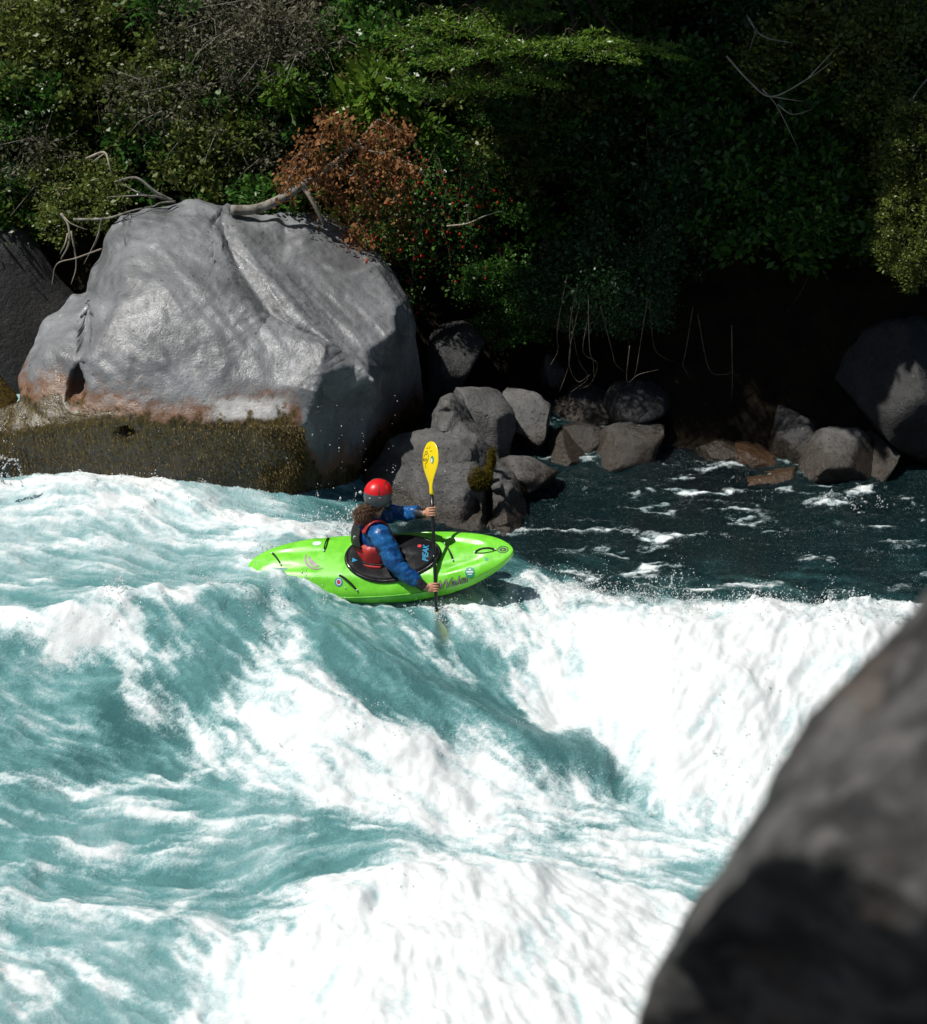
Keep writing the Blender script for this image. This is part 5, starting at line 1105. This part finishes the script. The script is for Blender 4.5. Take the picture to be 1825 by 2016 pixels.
# life vest
vc = [(-.002,.015,.03),(-.008,.01,.11),(-.02,.008,.20),(-.03,.0,.27),(-.038,0,.33)]; va, vb = [.200,.212,.218,.214,.204], [.165,.182,.186,.180,.170]
v, f = rings([np.array(c) for c in vc], va, vb, RD, FD, 44, .9, True); v = wrinkle(v, .012, 11, 21); vest = link('life_vest', make_mesh('life_vest', v, f, M['vest_red']), person)
def vest_patch(nm, z0, z1, a0, a1, off, mat, taper=0.0, par=None):
    V, F = [], []; n, m = 8, 18
    for i in range(n + 1):
        q = i / n; zz = z0 + (z1 - z0) * q; cx = np.interp(zz, [.05,.2,.33,.44], [0,-.02,-.038,-.05]); ra = np.interp(zz, [.03,.2,.33,.40,.46], [.2,.218,.206,.196,.165]) + off; rb = np.interp(zz, [.03,.2,.33,.40,.46], [.165,.186,.171,.156,.122]) + off
        for j in range(m + 1):
            a = R((a0 + a1) / 2 + (a1 - a0) * (j / m - .5) * (1 - taper * q)); V.append(np.array([cx, 0, zz]) + FD * rb * math.cos(a) + RD * ra * math.sin(a))
    for i in range(n):
        for j in range(m): a = i * (m + 1) + j; F.append((a, a + 1, a + m + 2, a + m + 1))
    me = make_mesh(nm, V, F, mat); o = link(nm, me, par or vest); sm = o.modifiers.new('thick', 'SOLIDIFY'); sm.thickness = .012; return o
pan = vest_patch('back_panel', .30, .475, 150, 222, .012, M['vest_black'], .35)
vest_patch('waist_strap', .165, .185, 60, 300, .014, M['vest_black']); 
vest_patch('side_pouch', .05, .17, 105, 165, .022, M['vest_red'])
c_ = np.array([-.042, 0, .375]) + FD * (-.182) * math.cos(R(14)) + RD * .19 * math.sin(R(14)) * .6; nn = -FD * .96 + RD * .25; nn /= np.linalg.norm(nn); e1 = np.cross(nn, (0, 0, 1)); 
for r0, r1, off, mt in ((.026, 0, .006, 'sticker_white'), (.017, .009, .009, 'helmet_grey')):
    dv, df = disc(r0, r1, 24, 1); link('emblem', make_mesh('emblem', [c_ + nn * off + e1 * a + np.array([0, 0, 1]) * b for a, b in dv], df, M[mt], False), pan)
for sg, sh in ((1, SHR), (-1, SHL)):
    top = np.array([-.045, 0, .532]) + RD * sg * .09; pth = catmull([top - FD * .125 - (0, 0, .09), top - FD * .07 - (0, 0, .012), top + FD * .02 + (0, 0, .004), top + FD * .10 - (0, 0, .06), np.array([-.03, 0, .33]) + RD * sg * .10 + FD * .15], 6)
    v, f = tube(pth, .030, 10, True, .32, ref=RD); link('shoulder_strap', make_mesh('shoulder_strap', v, f, M['vest_red']), vest)
# skirt tunnel round the waist
v, f = rings([np.array(c) for c in [(.03,.0,-.06),(.01,.01,-.02),(.0,.015,.03),(-.004,.015,.05)]], [.235,.208,.198,.198], [.205,.180,.168,.168], RD, FD, 36, 1, False); link('skirt_tunnel', make_mesh('skirt_tunnel', wrinkle(v, .012, 12, 31), f, M['neoprene']), person)
# helmet
def shell(z0, z1, sc, n=14, seg=40, front_lift=0.0):
    V, F = [], []
    for i in range(n + 1):
        zz = z0 + (z1 - z0) * i / n; r_ = math.sqrt(max(0.0004, 1 - abs(zz) ** 2.3))
        for k in range(seg):
            a = 2 * math.pi * k / seg; lift = front_lift * max(0, math.cos(a)) * (1 - i / n); V.append(((.136 * r_ * math.cos(a)) * sc, (.118 * r_ * math.sin(a)) * sc, .135 * (zz + lift) * sc))
    for i in range(n):
        for k in range(seg): F.append((i * seg + k, i * seg + (k + 1) % seg, (i + 1) * seg + (k + 1) % seg, (i + 1) * seg + k))
    return np.array(V), F
HC = np.array([-.008, 0, .035])
def tilt(v): v = np.asarray(v); c, s = math.cos(R(-6)), math.sin(R(-6)); return np.column_stack([v[:, 0] * c - v[:, 2] * s, v[:, 1], v[:, 0] * s + v[:, 2] * c])
v, f = shell(.20, 1.0, 1.0); hm = link('helmet', make_mesh('helmet', head_pt(tilt(v) + HC), f, M['helmet_red']), person)
v, f = shell(-.58, .215, 1.006, 12, 40, .34); o = link('helmet_band', make_mesh('helmet_band', head_pt(tilt(v) + HC), f, M['helmet_grey']), hm)
for y0, y1, x0, x1 in ((.03,.075,.075,-.01), (-.01,.02,.09,.03), (.055,.085,-.05,-.09), (-.03,-.075,.075,-.01)):
    pts = []
    for q in np.linspace(0, 1, 7):
        x_, y_ = x0 + (x1 - x0) * q, y0 + (y1 - y0) * q; k = max(.01, 1 - (x_ / .136) ** 2 - (y_ / .118) ** 2); pts.append((x_, y_, .135 * k ** .46 + .001))
    v, f = tube(head_pt(tilt(np.array(pts)) + HC), .0055, 6, True, .5); link('vent_slot', make_mesh('vent_slot', v, f, M['dark_print']), hm)
for a, zz, wd_, hh, mt in ((128, .02, .026, .012, 'red_print'), (128, .10, .026, .007, 'sticker_white'), (168, .0, .016, .010, 'sticker_white')):
    V = []
    for da, dz in ((-1, -1), (1, -1), (1, 1), (-1, 1)):
        aa = R(a) + da * wd_ / .13 / 2; V.append((.136 * 1.035 * math.cos(aa), .118 * 1.035 * math.sin(aa), .135 * zz + dz * hh / 2))
    link('logo', make_mesh('logo', head_pt(tilt(np.array(V)) + HC), [(0, 1, 2, 3)], M[mt], False), hm)
for s in (1, -1):
    v_, f_ = ico(3); link('ear_guard', make_mesh('ear_guard', head_pt(np.array([.022, s * .088, -.045]) + v_ * (.045, .022, .052)), f_, M['rubber']), hm)
    v, f = tube(head_pt(catmull(np.array([(.03, s * .088, -.07), (.05, s * .068, -.105), (.062, s * .03, -.132), (.064, 0, -.138)]), 5)), .007, 6, True, .5); link('chin_strap', make_mesh('chin_strap', v, f, M['strap_tan']), hm)
# bushy hair gathered at the nape
r = np.random.default_rng(91); HCn = np.array([-.118, -.055, .585]); n = 4200
root_ = np.array([-.045, -.03, .645]); d = r.normal(size=(n, 3)); d /= np.linalg.norm(d, axis=1)[:, None]
end = HCn + d * np.array([.105, .085, .095]) * r.uniform(.6, 1.1, (n, 1)); st = root_ + r.normal(size=(n, 3)) * .028
ctl = HCn + d * np.array([.10, .08, .09]) * r.uniform(.5, 1.0, (n, 1)) + np.array([0, 0, .03]); ph = r.uniform(0, 6.28, n); prp = np.cross(d, r.normal(size=(n, 3))); prp /= np.linalg.norm(prp, axis=1)[:, None]
sdv = np.cross(end - st, r.normal(size=(n, 3))); sdv = sdv / np.linalg.norm(sdv, axis=1)[:, None] * .0017; NSg = 9; rows = []
for i in range(NSg):
    q = i / (NSg - 1); c_ = st * (1 - q) ** 2 + 2 * ctl * q * (1 - q) + end * q * q + prp * (.010 * q * np.sin(ph + q * 15))[:, None] + np.array([0, 0, -.025 * q * q])
    rows += [c_ - sdv * (1.15 - q), c_ + sdv * (1.15 - q)]
V = np.stack(rows, 1).reshape(-1, 3); F = []
for k in range(n):
    o = 2 * NSg * k
    for i in range(NSg - 1): F.append((o + 2 * i, o + 2 * i + 1, o + 2 * i + 3, o + 2 * i + 2))
v_, f_ = ico(4); core = HCn + v_ * (.075, .06, .068) * (1 + .25 * fbm(v_ * 3.5, 3, 9))[:, None]; o = len(V); V = np.vstack([V, core]); F += [tuple(i + o for i in q) for q in f_]
v_, f_ = ico(3); nape = head_pt(np.array([-.045, 0, -.045]) + v_ * (.062, .078, .075)); o = len(V); V = np.vstack([V, nape]); F += [tuple(i + o for i in q) for q in f_]
me = make_mesh('hair', V, F, M['hair']); fattr(me, 'tint', np.concatenate([np.repeat(np.clip(r.normal(.55, .25, n), 0, 1), 2 * NSg), np.full(len(core) + len(nape), .15)])); link('hair', me, person)
